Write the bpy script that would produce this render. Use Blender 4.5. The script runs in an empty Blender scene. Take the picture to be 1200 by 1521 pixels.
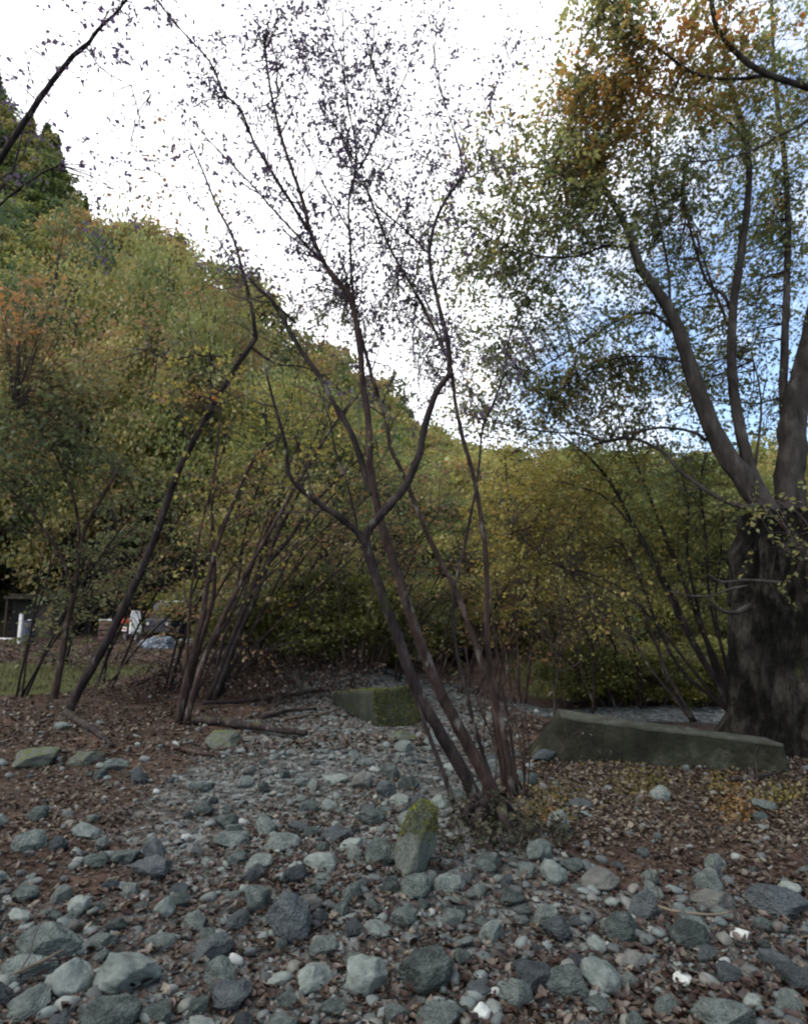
import bpy, math, random
import numpy as np
from mathutils import Vector, noise

rng = np.random.default_rng(7)
random.seed(7)
S = bpy.context.scene
COL = S.collection
R = math.radians

# ------------------------------------------------------------------ camera model (photo 1200 x 1521)
F, PITCH, CAMZ = 906.0, R(8.8), 1.6
CP, SP = math.cos(PITCH), math.sin(PITCH)

def ray(px, py):
    u, v = (px - 600) / F, (760.5 - py) / F
    return np.array([u, CP - v * SP, SP + v * CP])

def P(px, py, d):
    """place seen at a photo position, d metres ahead of the camera"""
    r = ray(px, py)
    return np.array([0, 0, CAMZ]) + r * (d / r[1])

def mpp(py, d):
    """metres per photo pixel at that place"""
    return d / ray(600, py)[1] / F

def sstep(a, b, x):
    t = np.clip((x - a) / (b - a), 0, 1)
    return t * t * (3 - 2 * t)

def nz(x, y, z=0.0):
    return noise.noise(Vector((x, y, z)))

def hgt(x, y):
    """terrain height of the riverbed and its banks"""
    h = 0.07 * nz(x * .55, y * .55, 1.3) + 0.03 * nz(x * 1.7, y * 1.7, 4.1)
    # low earth bank on the left behind the leaning stems
    h += 0.38 * sstep(10.6, 12.2, y) * sstep(1.0, -1.2, x) * (1 - 0.92 * sstep(-3.0, -5.2, x)) * (1 - .8 * sstep(14.5, 19, y))
    # stream channel behind the low wall, then the grassy bank
    rx = sstep(1.0, 3.0, x)
    h -= 0.30 * rx * sstep(7.3, 9.0, y)
    h += rx * (2.6 * sstep(12.5, 24, y))
    # little mound of the clump
    h += 0.10 * math.exp(-((x - .65) ** 2 + (y - 4.75) ** 2) / .5)
    return h

def G(px, py):
    """point on the terrain seen at a photo position"""
    r = ray(px, py); t = (CAMZ) / -r[2]
    for _ in range(12):
        p = r * t
        t = (CAMZ - hgt(p[0], p[1])) / -r[2]
    p = r * t
    return np.array([p[0], p[1], hgt(p[0], p[1])])

# ------------------------------------------------------------------ object helpers
def tag(o, label=None, cat=None, group=None, kind=None):
    if label: o['label'] = label
    if cat: o['category'] = cat
    if group: o['group'] = group
    if kind: o['kind'] = kind
    return o

def empty(name, loc, label, cat, group=None):
    o = bpy.data.objects.new(name, None); COL.objects.link(o)
    o.location = [float(c) for c in loc]; o.empty_display_size = .2
    return tag(o, label, cat, group)

def make_mesh(name, V, Fc, tint=None, smooth=False, n=4):
    me = bpy.data.meshes.new(name)
    V = np.ascontiguousarray(V, dtype=np.float32); Fc = np.ascontiguousarray(Fc, dtype=np.int32)
    me.vertices.add(len(V)); me.vertices.foreach_set('co', V.ravel())
    me.loops.add(Fc.size); me.loops.foreach_set('vertex_index', Fc.ravel())
    me.polygons.add(len(Fc))
    me.polygons.foreach_set('loop_start', np.arange(0, Fc.size, Fc.shape[1], dtype=np.int32))
    if smooth:
        me.polygons.foreach_set('use_smooth', np.ones(len(Fc), dtype=bool))
    if tint is not None:
        a = me.attributes.new('tint', 'FLOAT', 'FACE')
        a.data.foreach_set('value', np.ascontiguousarray(tint, dtype=np.float32))
    me.update(calc_edges=True)
    return me

def link(name, me, mat, parent=None, loc=None):
    o = bpy.data.objects.new(name, me); COL.objects.link(o)
    if mat and not me.materials: me.materials.append(mat)
    if loc is not None: o.location = [float(c) for c in loc]
    if parent: o.parent = parent
    return o

def obj(name, V, Fc, mat, parent=None, tint=None, smooth=False):
    """link ONE mesh; world coordinates are made relative to the parent's base"""
    V = np.asarray(V, dtype=np.float64)
    if parent is not None: V = V - np.array(parent.location)
    return link(name, make_mesh(name, V, Fc, tint, smooth), mat, parent)

def copy_tree(o, parent=None):
    c = o.copy(); COL.objects.link(c); c.parent = parent
    for ch in list(o.children): copy_tree(ch, c)
    return c

class Tubes:
    def __init__(s): s.V, s.F, s.n = [], [], 0
    def add(s, pts, rad, seg=7, lump=0.0):
        pts = np.asarray(pts, float); rad = np.asarray(rad, float); m = len(pts)
        T = np.gradient(pts, axis=0); T /= np.linalg.norm(T, axis=1)[:, None] + 1e-9
        a = np.array([1., 0, 0]) if abs(T[0][0]) < .8 else np.array([0, 1., 0])
        N = np.cross(T[0], a); N /= np.linalg.norm(N)
        ang = np.arange(seg) * 2 * math.pi / seg
        out = np.empty((m, seg, 3))
        for i in range(m):
            N = N - T[i] * np.dot(N, T[i]); N /= np.linalg.norm(N) + 1e-9
            B = np.cross(T[i], N)
            rr = rad[i] * (1 + (lump * rng.standard_normal(seg) if lump else 0))
            out[i] = pts[i] + (np.cos(ang) * rr)[:, None] * N + (np.sin(ang) * rr)[:, None] * B
        b = s.n
        i = np.arange(m - 1)[:, None] * seg; j = np.arange(seg)[None, :]; k = (j + 1) % seg
        s.F.append(np.stack([i + j, i + k, i + seg + k, i + seg + j], -1).reshape(-1, 4) + b)
        s.V.append(out.reshape(-1, 3)); s.n += m * seg
        if seg % 2 == 0:
            for r0, flip in ((0, 1), ((m - 1) * seg, 0)):
                for q in range(1, seg - 2, 2):
                    f = [r0, r0 + q, r0 + q + 1, r0 + q + 2]
                    s.F.append(np.array([f[::-1] if flip else f]) + b)
        return s
    def build(s, name, mat, parent=None, smooth=True):
        return obj(name, np.concatenate(s.V), np.concatenate(s.F), mat, parent, smooth=smooth)

def catmull(pts, rad, k=5, jit=0.0):
    pts = np.asarray(pts, float); rad = np.asarray(rad, float)
    if len(pts) < 3: k = max(k, 4)
    e = np.vstack([2 * pts[0] - pts[1], pts, 2 * pts[-1] - pts[-2]])
    out, rr = [], []
    for i in range(len(pts) - 1):
        p0, p1, p2, p3 = e[i:i + 4]
        for q in range(k):
            t = q / k
            out.append(.5 * (2 * p1 + (p2 - p0) * t + (2 * p0 - 5 * p1 + 4 * p2 - p3) * t * t + (3 * p1 - p0 - 3 * p2 + p3) * t ** 3))
            rr.append(rad[i] * (1 - t) + rad[i + 1] * t)
    out.append(pts[-1]); rr.append(rad[-1])
    out = np.array(out); rr = np.array(rr)
    if jit: out[1:-1] += rng.standard_normal((len(out) - 2, 3)) * jit * rr[1:-1][:, None]
    return out, rr

WK = .60
def trace(px, d0, d1, w0, w1):
    """a stem followed through photo positions, from depth d0 to d1 and width w0 to w1"""
    px = list(px); n = len(px)
    L = np.concatenate([[0], np.cumsum([math.hypot(px[i + 1][0] - px[i][0], px[i + 1][1] - px[i][1]) for i in range(n - 1)])])
    t = L / L[-1]
    pts, rad = [], []
    for i in range(n):
        d = d0 + (d1 - d0) * t[i]
        pts.append(P(px[i][0], px[i][1], d)); rad.append(.5 * WK * (w0 + (w1 - w0) * t[i] ** .75) * mpp(px[i][1], d))
    return catmull(pts, rad, 5, .06)

# ------------------------------------------------------------------ leaves
def unit(a): return a / (np.linalg.norm(a, axis=-1, keepdims=True) + 1e-9)

def leaf_quads(pos, ldir, nrm, ln, wd):
    side = unit(np.cross(ldir, nrm))
    nn = np.cross(side, ldir)
    m = len(pos)
    V = np.empty((m, 4, 3))
    V[:, 0] = pos
    V[:, 1] = pos + ldir * (ln * .48)[:, None] + side * wd[:, None] + nn * (ln * .10)[:, None]
    V[:, 2] = pos + ldir * ln[:, None]
    V[:, 3] = pos + ldir * (ln * .48)[:, None] - side * wd[:, None] + nn * (ln * .10)[:, None]
    return V.reshape(-1, 3), np.arange(m * 4).reshape(m, 4)

def curled(pos, ldir, nrm, ln, wd):
    """dry leaves: pointed outline, folded along the midrib and curled towards the tip"""
    side = unit(np.cross(ldir, nrm)); nn = np.cross(side, ldir); m = len(pos)
    c = (rng.uniform(-.05, .38, m) * ln)[:, None]; fo = (rng.uniform(0, .8, m) * wd)[:, None]; asy = rng.uniform(.7, 1.25, m)[:, None]
    w = wd[:, None]; L = ldir * ln[:, None]; sk = side * (rng.normal(0, .12, m) * ln)[:, None]
    V = np.empty((m, 8, 3))
    V[:, 0] = pos + nn * c * .25
    V[:, 1] = pos + L * .30 + side * w * .85 * asy + nn * fo; V[:, 2] = pos + L * .30; V[:, 3] = pos + L * .30 - side * w * .85 + nn * fo
    V[:, 4] = pos + L * .66 + side * w * .80 + nn * (fo + c * .3) + sk * .5; V[:, 5] = pos + L * .66 + nn * c * .3 + sk * .5; V[:, 6] = pos + L * .66 - side * w * .78 * asy + nn * (fo + c * .3) + sk * .5
    V[:, 7] = pos + L + nn * c + sk
    q = np.array([[0, 1, 2, 3], [1, 4, 5, 2], [2, 5, 6, 3], [5, 4, 7, 6]])
    return V.reshape(-1, 3), (np.arange(m)[:, None, None] * 8 + q[None]).reshape(-1, 4)

class Leaves:
    def __init__(s): s.V, s.T = [], []
    def add(s, V, t): s.V.append(V); s.T.append(t)
    def build(s, name, mat, parent=None):
        V = np.concatenate(s.V); t = np.concatenate(s.T)
        return obj(name, V, np.arange(len(V)).reshape(-1, 4), mat, parent, tint=t)

def sprays(c, base_dir, L, n, size, tint, droop=.25, flat=.6, wide=.42):
    """n leaves set alternately along a short twig from each centre c"""
    N = len(c)
    d = rng.standard_normal((N, 3)); d[:, 2] *= (1 - flat)
    d = unit(unit(d) + base_dir)
    side = unit(np.cross(d, np.array([0, 0, 1.]) + rng.standard_normal((N, 3)) * .35))
    Ls = L * rng.uniform(.6, 1.35, N)
    pos, ld, nr, tt = [], [], [], []
    for j in range(n):
        f = (j + .5) / n
        p = c + d * (Ls * f)[:, None]; p[:, 2] -= droop * Ls * f * f
        p += rng.standard_normal((N, 3)) * L * .05
        s = 1 if j % 2 else -1
        l = unit(d * .55 + side * s * .9 + rng.standard_normal((N, 3)) * .35 + np.array([0, 0, -droop]))
        pos.append(p); ld.append(l)
        nr.append(unit(np.array([0, 0, 1.]) + rng.standard_normal((N, 3)) * .55))
        tt.append(tint + rng.normal(0, .07, N))
    pos = np.concatenate(pos); ld = np.concatenate(ld); nr = np.concatenate(nr); tt = np.concatenate(tt)
    sz = size * rng.uniform(.6, 1.35, len(pos))
    V, _ = leaf_quads(pos, ld, nr, sz, sz * wide * rng.uniform(.6, 1.1, len(pos)))
    tips = c + d * Ls[:, None]; tips[:, 2] -= droop * Ls
    return V, np.clip(tt, 0, 1), tips

def crown(leaves, tubes, skel, blobs, size=.06, n=8, L=.35, droop=.25, flat=.6, rmax=.010, wide=.42, dens=1.0):
    """foliage: each blob holds sub-clusters, each tied by a twig to the nearest limb and hung with leafy sprays.
       blob = (px, py, depth, rx_px, ry_px, r_depth_m, subclusters, sprays per subcluster, tint, tint spread)"""
    skel = np.asarray(skel)
    for (px, py, d, rx, ry, rd, ns, per, tint, ts) in blobs:
        k = mpp(py, d); c0 = P(px, py, d)
        for _ in range(ns):
            q = rng.standard_normal(3); q = q / np.linalg.norm(q) * rng.uniform(.1, 1) ** .5
            c = c0 + np.array([q[0] * rx * k, q[1] * rd, q[2] * ry * k])
            dd = np.linalg.norm(skel - c, axis=1); w = int(np.argmin(dd + rng.uniform(0, .25, len(dd)) * dd))
            a = skel[w]; ln = np.linalg.norm(c - a)
            mid = a * .5 + c * .5 + np.array([0, 0, .10 * ln]) + rng.standard_normal(3) * .06 * ln
            pts, rr = catmull([a, mid, c], [min(rmax, .003 + ln * .005), min(rmax, .003 + ln * .003), .0022], 4, 0)
            tubes.add(pts, rr, 4)
            bd = unit((c - a)[None])[0]
            m = max(1, int(per * dens * rng.uniform(.6, 1.4)))
            along = pts[rng.integers(len(pts) // 2, len(pts), m)]
            cc = along + rng.standard_normal((m, 3)) * min(.22, .25 * ln + .05)
            t0 = np.clip(tint + rng.normal(0, ts) + rng.normal(0, ts * .4, m), 0.02, .98)
            V, t, tips = sprays(cc, bd * .6, L, n, size, t0, droop, flat, wide)
            leaves.add(V, t)
            for i in range(m):
                near = pts[np.argmin(np.linalg.norm(pts - cc[i], axis=1))]
                tubes.add([near, cc[i], tips[i]], [.0034, .0028, .0016], 3)

def twigs(tubes, skel_r, count, length, leaves=None, size=.06, nleaf=5, tint=.5, ts=.1, up=.6, bias=(0, 0, 0), order=2, sub=3):
    """bare or sparsely leaved twigs growing from a limb skeleton of (points, radii)"""
    pts, rad = skel_r
    starts = []
    for _ in range(count):
        i = rng.integers(1, len(pts))
        starts.append((pts[i], rad[i], unit((pts[i] - pts[i - 1])[None])[0], length * rng.uniform(.5, 1.3), order))
    while starts:
        p, r, t, L, o = starts.pop()
        d = rng.standard_normal(3); d -= t * np.dot(d, t) * .5
        d = unit((unit(d[None])[0] + t * .7 + np.array([0, 0, up]) * .7 + np.array(bias))[None])[0]
        m = 6; q = [np.array(p)]; dirs = []
        for j in range(m):
            d = unit((d + rng.standard_normal(3) * .20 + np.array([0, 0, up * .08]))[None])[0]
            q.append(q[-1] + d * L / m); dirs.append(d)
        q = np.array(q); r0 = min(r * .55, .0035 + L * .006)
        tubes.add(q, np.linspace(r0, .0014, m + 1), 4 if r0 > .006 else 3)
        if o > 1:
            for _ in range(sub):
                j = rng.integers(1, m)
                starts.append((q[j], r0 * (1 - j / m), dirs[j], L * rng.uniform(.4, .7), o - 1))
        if leaves is not None and nleaf:
            kf = rng.integers(max(0, nleaf - 2), nleaf + 3)
            if kf:
                j = rng.integers(2, m + 1, kf)
                pos = q[j] + rng.standard_normal((kf, 3)) * .015
                ld = unit(unit(rng.standard_normal((kf, 3))) + np.array([0, 0, -.7]))
                nr = unit(rng.standard_normal((kf, 3)))
                sz = size * rng.uniform(.6, 1.3, kf)
                V, _ = leaf_quads(pos, ld, nr, sz, sz * rng.uniform(.22, .42, kf))
                leaves.add(V, np.clip(tint + rng.normal(0, ts, kf), 0, 1))

# ------------------------------------------------------------------ materials
def new_mat(name):
    m = bpy.data.materials.new(name); m.use_nodes = True
    nt = m.node_tree; nt.nodes.clear()
    return m, nt, nt.nodes, nt.links

def ramp(nodes, stops):
    r = nodes.new('ShaderNodeValToRGB'); e = r.color_ramp.elements
    while len(e) < len(stops): e.new(.5)
    for el, (p, c) in zip(e, stops):
        el.position = p; el.color = (*c, 1)
    return r

def leaf_mat(name, stops, trans=.35, obj_rand=0.0, gloss=.02):
    m, nt, N, L = new_mat(name)
    a = N.new('ShaderNodeAttribute'); a.attribute_name = 'tint'
    fac = a.outputs['Fac']
    if obj_rand:
        oi = N.new('ShaderNodeObjectInfo')
        ma = N.new('ShaderNodeMath'); ma.operation = 'MULTIPLY_ADD'
        L.new(oi.outputs['Random'], ma.inputs[0]); ma.inputs[1].default_value = obj_rand; L.new(fac, ma.inputs[2])
        mb = N.new('ShaderNodeMath'); mb.operation = 'SUBTRACT'; L.new(ma.outputs[0], mb.inputs[0]); mb.inputs[1].default_value = obj_rand / 2
        fac = mb.outputs[0]
    r = ramp(N, stops); L.new(fac, r.inputs[0])
    d = N.new('ShaderNodeBsdfDiffuse'); t = N.new('ShaderNodeBsdfTranslucent'); mx = N.new('ShaderNodeMixShader')
    L.new(r.outputs[0], d.inputs[0]); L.new(r.outputs[0], t.inputs[0]); mx.inputs[0].default_value = trans
    L.new(d.outputs[0], mx.inputs[1]); L.new(t.outputs[0], mx.inputs[2])
    g = N.new('ShaderNodeBsdfGlossy'); g.inputs['Roughness'].default_value = .45
    m2 = N.new('ShaderNodeMixShader'); m2.inputs[0].default_value = gloss
    L.new(mx.outputs[0], m2.inputs[1]); L.new(g.outputs[0], m2.inputs[2])
    o = N.new('ShaderNodeOutputMaterial'); L.new(m2.outputs[0], o.inputs[0])
    return m

def solid_mat(name, stops, scale=6, rough=.85, bump=.4, bscale=30, bdist=.02, stretch=(1, 1, 1), detail=6, spots=None, objr=0, moss=None, metallic=0, spec=.10):
    """procedural surface: noise-driven colour ramp, optional speckle, moss on upward faces and bump"""
    m, nt, N, L = new_mat(name)
    tc = N.new('ShaderNodeTexCoord'); mp = N.new('ShaderNodeMapping'); mp.inputs['Scale'].default_value = stretch
    L.new(tc.outputs['Object'], mp.inputs[0])
    vec = mp.outputs[0]
    oi = N.new('ShaderNodeObjectInfo')
    if objr:
        va = N.new('ShaderNodeVectorMath'); va.operation = 'ADD'
        L.new(mp.outputs[0], va.inputs[0])
        vm = N.new('ShaderNodeMath'); vm.operation = 'MULTIPLY'; L.new(oi.outputs['Random'], vm.inputs[0]); vm.inputs[1].default_value = 50
        L.new(vm.outputs[0], va.inputs[1]); vec = va.outputs[0]
    n1 = N.new('ShaderNodeTexNoise'); n1.inputs['Scale'].default_value = scale; n1.inputs['Detail'].default_value = detail
    n1.inputs['Roughness'].default_value = .65
    L.new(vec, n1.inputs['Vector'])
    fac = n1.outputs[0]
    if objr:
        ma = N.new('ShaderNodeMath'); ma.operation = 'MULTIPLY_ADD'; L.new(oi.outputs['Random'], ma.inputs[0])
        ma.inputs[1].default_value = objr; L.new(fac, ma.inputs[2])
        mb = N.new('ShaderNodeMath'); mb.operation = 'SUBTRACT'; L.new(ma.outputs[0], mb.inputs[0]); mb.inputs[1].default_value = objr / 2
        fac = mb.outputs[0]
    r = ramp(N, stops); L.new(fac, r.inputs[0]); col = r.outputs[0]
    if spots:
        sc, th, c = spots
        n2 = N.new('ShaderNodeTexNoise'); n2.inputs['Scale'].default_value = sc; n2.inputs['Detail'].default_value = 3
        L.new(vec, n2.inputs['Vector'])
        r2 = ramp(N, [(th, (0, 0, 0)), (th + .08, (1, 1, 1))]); L.new(n2.outputs[0], r2.inputs[0])
        mx = N.new('ShaderNodeMixRGB'); L.new(r2.outputs[0], mx.inputs[0]); L.new(col, mx.inputs[1]); mx.inputs[2].default_value = (*c, 1)
        col = mx.outputs[0]
    if moss:
        sc, th, c, upw = moss
        n3 = N.new('ShaderNodeTexNoise'); n3.inputs['Scale'].default_value = sc; n3.inputs['Detail'].default_value = 5
        L.new(vec, n3.inputs['Vector'])
        ge = N.new('ShaderNodeNewGeometry'); sx = N.new('ShaderNodeSeparateXYZ'); L.new(ge.outputs['Normal'], sx.inputs[0])
        ma = N.new('ShaderNodeMath'); ma.operation = 'MULTIPLY_ADD'; L.new(sx.outputs['Z'], ma.inputs[0]); ma.inputs[1].default_value = upw
        L.new(n3.outputs[0], ma.inputs[2])
        r3 = ramp(N, [(th, (0, 0, 0)), (min(1, th + .12), (1, 1, 1))]); L.new(ma.outputs[0], r3.inputs[0])
        n4 = N.new('ShaderNodeTexNoise'); n4.inputs['Scale'].default_value = 60; L.new(vec, n4.inputs['Vector'])
        rr = ramp(N, [(.35, tuple(x * .55 for x in c)), (.65, c)]); L.new(n4.outputs[0], rr.inputs[0])
        mx = N.new('ShaderNodeMixRGB'); L.new(r3.outputs[0], mx.inputs[0]); L.new(col, mx.inputs[1]); L.new(rr.outputs[0], mx.inputs[2])
        col = mx.outputs[0]
    b = N.new('ShaderNodeBsdfPrincipled'); b.inputs['Roughness'].default_value = rough; b.inputs['Metallic'].default_value = metallic
    b.inputs['Specular IOR Level'].default_value = spec
    L.new(col, b.inputs['Base Color'])
    if bump:
        nb = N.new('ShaderNodeTexNoise'); nb.inputs['Scale'].default_value = bscale; nb.inputs['Detail'].default_value = 5; L.new(vec, nb.inputs['Vector'])
        bp = N.new('ShaderNodeBump'); bp.inputs['Strength'].default_value = bump; bp.inputs['Distance'].default_value = bdist
        L.new(nb.outputs[0], bp.inputs['Height']); L.new(bp.outputs[0], b.inputs['Normal'])
    o = N.new('ShaderNodeOutputMaterial'); L.new(b.outputs[0], o.inputs[0])
    return m

M = {}
M['bark_dark'] = solid_mat('bark_dark', [(0.35, (0.0081, 0.0063, 0.0063)), (0.55, (0.0216, 0.0162, 0.0162)), (0.72, (0.0558, 0.045, 0.0396))], 9, .9, .8, 40, .015, (1, 1, .35), spots=(12, .62, (.075, .075, .062)), moss=(5, .66, (.045, .05, .016), .12))
M['bark_red'] = solid_mat('bark_red', [(.35, (.013, .009, .008)), (.55, (.034, .023, .020)), (.72, (.085, .063, .053))], 12, .9, .8, 45, .012, (1, 1, .35), spots=(11, .60, (.085, .078, .068)))
M['bark_old'] = solid_mat('bark_old', [(.43, (.003, .003, .0026)), (.51, (.010, .0095, .008)), (.66, (.036, .034, .028))], 4, .95, 1.0, 14, .12, (1, 1, .40), moss=(2.5, .72, (.035, .042, .016), .10))
M['bark_limb'] = solid_mat('bark_limb', [(.35, (.014, .012, .011)), (.55, (.036, .032, .029)), (.72, (.080, .073, .066))], 7, .9, .8, 25, .02, (1, 1, .3))
M['twig'] = solid_mat('twig', [(.3, (.022, .017, .018)), (.7, (.06, .046, .044))], 8, .9, 0)
M['cane'] = solid_mat('cane', [(.3, (.045, .036, .026)), (.7, (.12, .10, .075))], 4, .9, 0)
M['rock'] = solid_mat('rock', [(0.22, (0.0282, 0.0352, 0.0326)), (0.42, (0.0686, 0.0845, 0.0792)), (0.6, (0.1188, 0.1408, 0.1302)), (0.85, (0.1936, 0.2156, 0.1954))], 3.5, .85, 1.0, 16, .05, detail=10, spots=(28, .62, (.06, .07, .07)), objr=.42)
M['rock_dark'] = solid_mat('rock_dark', [(0.2, (0.0246, 0.029, 0.0326)), (0.5, (0.0546, 0.0642, 0.0686)), (0.8, (0.0968, 0.11, 0.11))], 3.5, .85, 1.0, 16, .05, detail=10, spots=(25, .63, (.11, .115, .11)), objr=.35)
M['rock_warm'] = solid_mat('rock_warm', [(0.2, (0.0361, 0.0364, 0.0327)), (0.5, (0.0722, 0.0745, 0.069)), (0.8, (0.1191, 0.1214, 0.1121))], 3.5, .85, .5, 22, .03, detail=9, objr=.3)
M['rock_pale'] = solid_mat('rock_pale', [(0.25, (0.0477, 0.0585, 0.0545)), (0.5, (0.0919, 0.1075, 0.0994)), (0.8, (0.1532, 0.1702, 0.1566))], 4, .8, .4, 25, .02, detail=9, spots=(20, .64, (.07, .085, .08)), objr=.25)
M['rock_moss'] = solid_mat('rock_moss', [(0.25, (0.0341, 0.0409, 0.036)), (0.5, (0.0682, 0.0775, 0.0694)), (0.8, (0.1116, 0.1178, 0.1054))], 3, .9, .6, 20, .03, detail=8, moss=(3.0, .70, (.11, .135, .015), .45))
M['rock_lichen'] = solid_mat('rock_lichen', [(.25, (.03, .036, .03)), (.55, (.066, .073, .06)), (.8, (.12, .13, .11))], 3, .9, .6, 18, .03, detail=8, moss=(4, .78, (.07, .08, .03), .35))
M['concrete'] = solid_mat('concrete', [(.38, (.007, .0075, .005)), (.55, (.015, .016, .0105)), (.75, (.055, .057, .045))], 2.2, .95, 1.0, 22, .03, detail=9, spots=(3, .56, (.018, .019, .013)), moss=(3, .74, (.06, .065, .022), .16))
M['block_moss'] = solid_mat('block_moss', [(0.3, (0.0132, 0.0155, 0.012)), (0.6, (0.03, 0.0341, 0.0258)), (0.8, (0.054, 0.0589, 0.048))], 3, .92, .6, 25, .02, detail=8, moss=(2.0, .74, (.09, .105, .02), .12))

def pebble_mat():
    m, nt, N, L = new_mat('pebbles')
    a = N.new('ShaderNodeAttribute'); a.attribute_name = 'tint'
    r = ramp(N, [(0, (.016, .018, .018)), (.3, (.040, .048, .047)), (.55, (.078, .094, .090)), (.75, (.070, .064, .054)), (.9, (.125, .142, .133)), (1, (.19, .20, .19))])
    L.new(a.outputs['Fac'], r.inputs[0])
    n = N.new('ShaderNodeTexNoise'); n.inputs['Scale'].default_value = 30
    tc = N.new('ShaderNodeTexCoord'); L.new(tc.outputs['Object'], n.inputs['Vector'])
    mx = N.new('ShaderNodeMixRGB'); mx.blend_type = 'OVERLAY'; mx.inputs[0].default_value = .5
    L.new(r.outputs[0], mx.inputs[1]); L.new(n.outputs[0], mx.inputs[2])
    b = N.new('ShaderNodeBsdfPrincipled'); b.inputs['Roughness'].default_value = .8; L.new(mx.outputs[0], b.inputs['Base Color'])
    o = N.new('ShaderNodeOutputMaterial'); L.new(b.outputs[0], o.inputs[0])
    return m
M['pebble'] = pebble_mat()

def ground_mat():
    m, nt, N, L = new_mat('ground')
    tc = N.new('ShaderNodeTexCoord')
    def noi(s, d=6):
        n = N.new('ShaderNodeTexNoise'); n.inputs['Scale'].default_value = s; n.inputs['Detail'].default_value = d; n.inputs['Roughness'].default_value = .7
        L.new(tc.outputs['Object'], n.inputs['Vector']); return n.outputs[0]
    soil = ramp(N, [(.3, (.018, .012, .009)), (.5, (.042, .028, .021)), (.65, (.075, .052, .041)), (.8, (.12, .095, .08))]); L.new(noi(9, 10), soil.inputs[0])
    v = N.new('ShaderNodeTexVoronoi'); v.inputs['Scale'].default_value = 14; L.new(tc.outputs['Object'], v.inputs['Vector'])
    sp = N.new('ShaderNodeSeparateColor'); L.new(v.outputs['Color'], sp.inputs[0])
    grav = ramp(N, [(0, (.03, .031, .03)), (.5, (.07, .075, .072)), (1, (.14, .15, .145))]); L.new(sp.outputs[0], grav.inputs[0])
    gr = ramp(N, [(.3, (.022, .026, .010)), (.6, (.05, .055, .018)), (.8, (.075, .065, .028))]); L.new(noi(5, 9), gr.inputs[0])
    ag = N.new('ShaderNodeAttribute'); ag.attribute_name = 'gravel'
    as_ = N.new('ShaderNodeAttribute'); as_.attribute_name = 'grass'
    def edge(att, s):
        ma = N.new('ShaderNodeMath'); ma.operation = 'ADD'; L.new(att.outputs['Fac'], ma.inputs[0]); L.new(noi(s, 6), ma.inputs[1])
        r = ramp(N, [(.78, (0, 0, 0)), (.98, (1, 1, 1))]); L.new(ma.outputs[0], r.inputs[0]); return r.outputs[0]
    big = ramp(N, [(.35, (.45, .45, .45)), (.5, (.9, .88, .85)), (.68, (1.6, 1.6, 1.55))]); L.new(noi(1.1, 10), big.inputs[0])
    mm = N.new('ShaderNodeMixRGB'); mm.blend_type = 'MULTIPLY'; mm.inputs[0].default_value = 1; L.new(soil.outputs[0], mm.inputs[1]); L.new(big.outputs[0], mm.inputs[2]); soil = mm
    m1 = N.new('ShaderNodeMixRGB'); L.new(edge(ag, 2.5), m1.inputs[0]); L.new(soil.outputs[0], m1.inputs[1]); L.new(grav.outputs[0], m1.inputs[2])
    m2 = N.new('ShaderNodeMixRGB'); L.new(edge(as_, 1.5), m2.inputs[0]); L.new(m1.outputs[0], m2.inputs[1]); L.new(gr.outputs[0], m2.inputs[2])
    b = N.new('ShaderNodeBsdfPrincipled'); b.inputs['Roughness'].default_value = .95; b.inputs['Specular IOR Level'].default_value = .1
    L.new(m2.outputs[0], b.inputs['Base Color'])
    bp = N.new('ShaderNodeBump'); bp.inputs['Strength'].default_value = .8; bp.inputs['Distance'].default_value = .04
    L.new(noi(22, 8), bp.inputs['Height']); L.new(bp.outputs[0], b.inputs['Normal'])
    o = N.new('ShaderNodeOutputMaterial'); L.new(b.outputs[0], o.inputs[0])
    return m
M['ground'] = ground_mat()
M['hill'] = solid_mat('hill', [(.3, (.018, .017, .010)), (.55, (.04, .038, .02)), (.8, (.07, .058, .032))], .35, .95, .6, 3, .3, detail=8)

M['litter'] = leaf_mat('litter', [(0, (0.012, 0.0067, 0.005)), (0.25, (0.0256, 0.0134, 0.0101)), (0.5, (0.04, 0.0277, 0.0194)), (0.72, (0.0688, 0.0563, 0.0396)), (0.9, (0.124, 0.1109, 0.085)), (1, (0.152, 0.084, 0.0216))], .08, gloss=.03)
M['purple_leaf'] = leaf_mat('sparse_leaf', [(0, (.075, .052, .105)), (.4, (.105, .080, .125)), (.7, (.13, .14, .07)), (1, (.17, .18, .06))], .5)
M['big_leaf'] = leaf_mat('big_leaf', [(0, (.06, .09, .05)), (.25, (.11, .15, .065)), (.45, (.19, .205, .07)), (.62, (.26, .23, .075)), (.78, (.36, .20, .045)), (1, (.38, .135, .04))], .68, gloss=.02)
M['mid_leaf'] = leaf_mat('mid_leaf', [(0, (.05, .062, .027)), (.3, (.13, .145, .042)), (.55, (.235, .22, .055)), (.8, (.31, .24, .052)), (1, (.29, .14, .04))], .5)
M['brown_leaf'] = leaf_mat('brown_leaf', [(0, (0.0517, 0.069, 0.0345)), (0.3, (0.0978, 0.1207, 0.0483)), (0.55, (0.161, 0.1437, 0.0633)), (0.8, (0.207, 0.1288, 0.0633)), (1, (0.2875, 0.138, 0.046))], .48)
M['forest'] = leaf_mat('forest_leaf', [(0, (0.0242, 0.046, 0.0267)), (0.22, (0.0637, 0.0987, 0.0334)), (0.42, (0.1814, 0.2029, 0.0555)), (0.6, (0.2694, 0.2412, 0.0733)), (0.78, (0.2748, 0.1974, 0.0778)), (1, (0.2968, 0.1535, 0.0555))], .45, gloss=.03)
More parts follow.
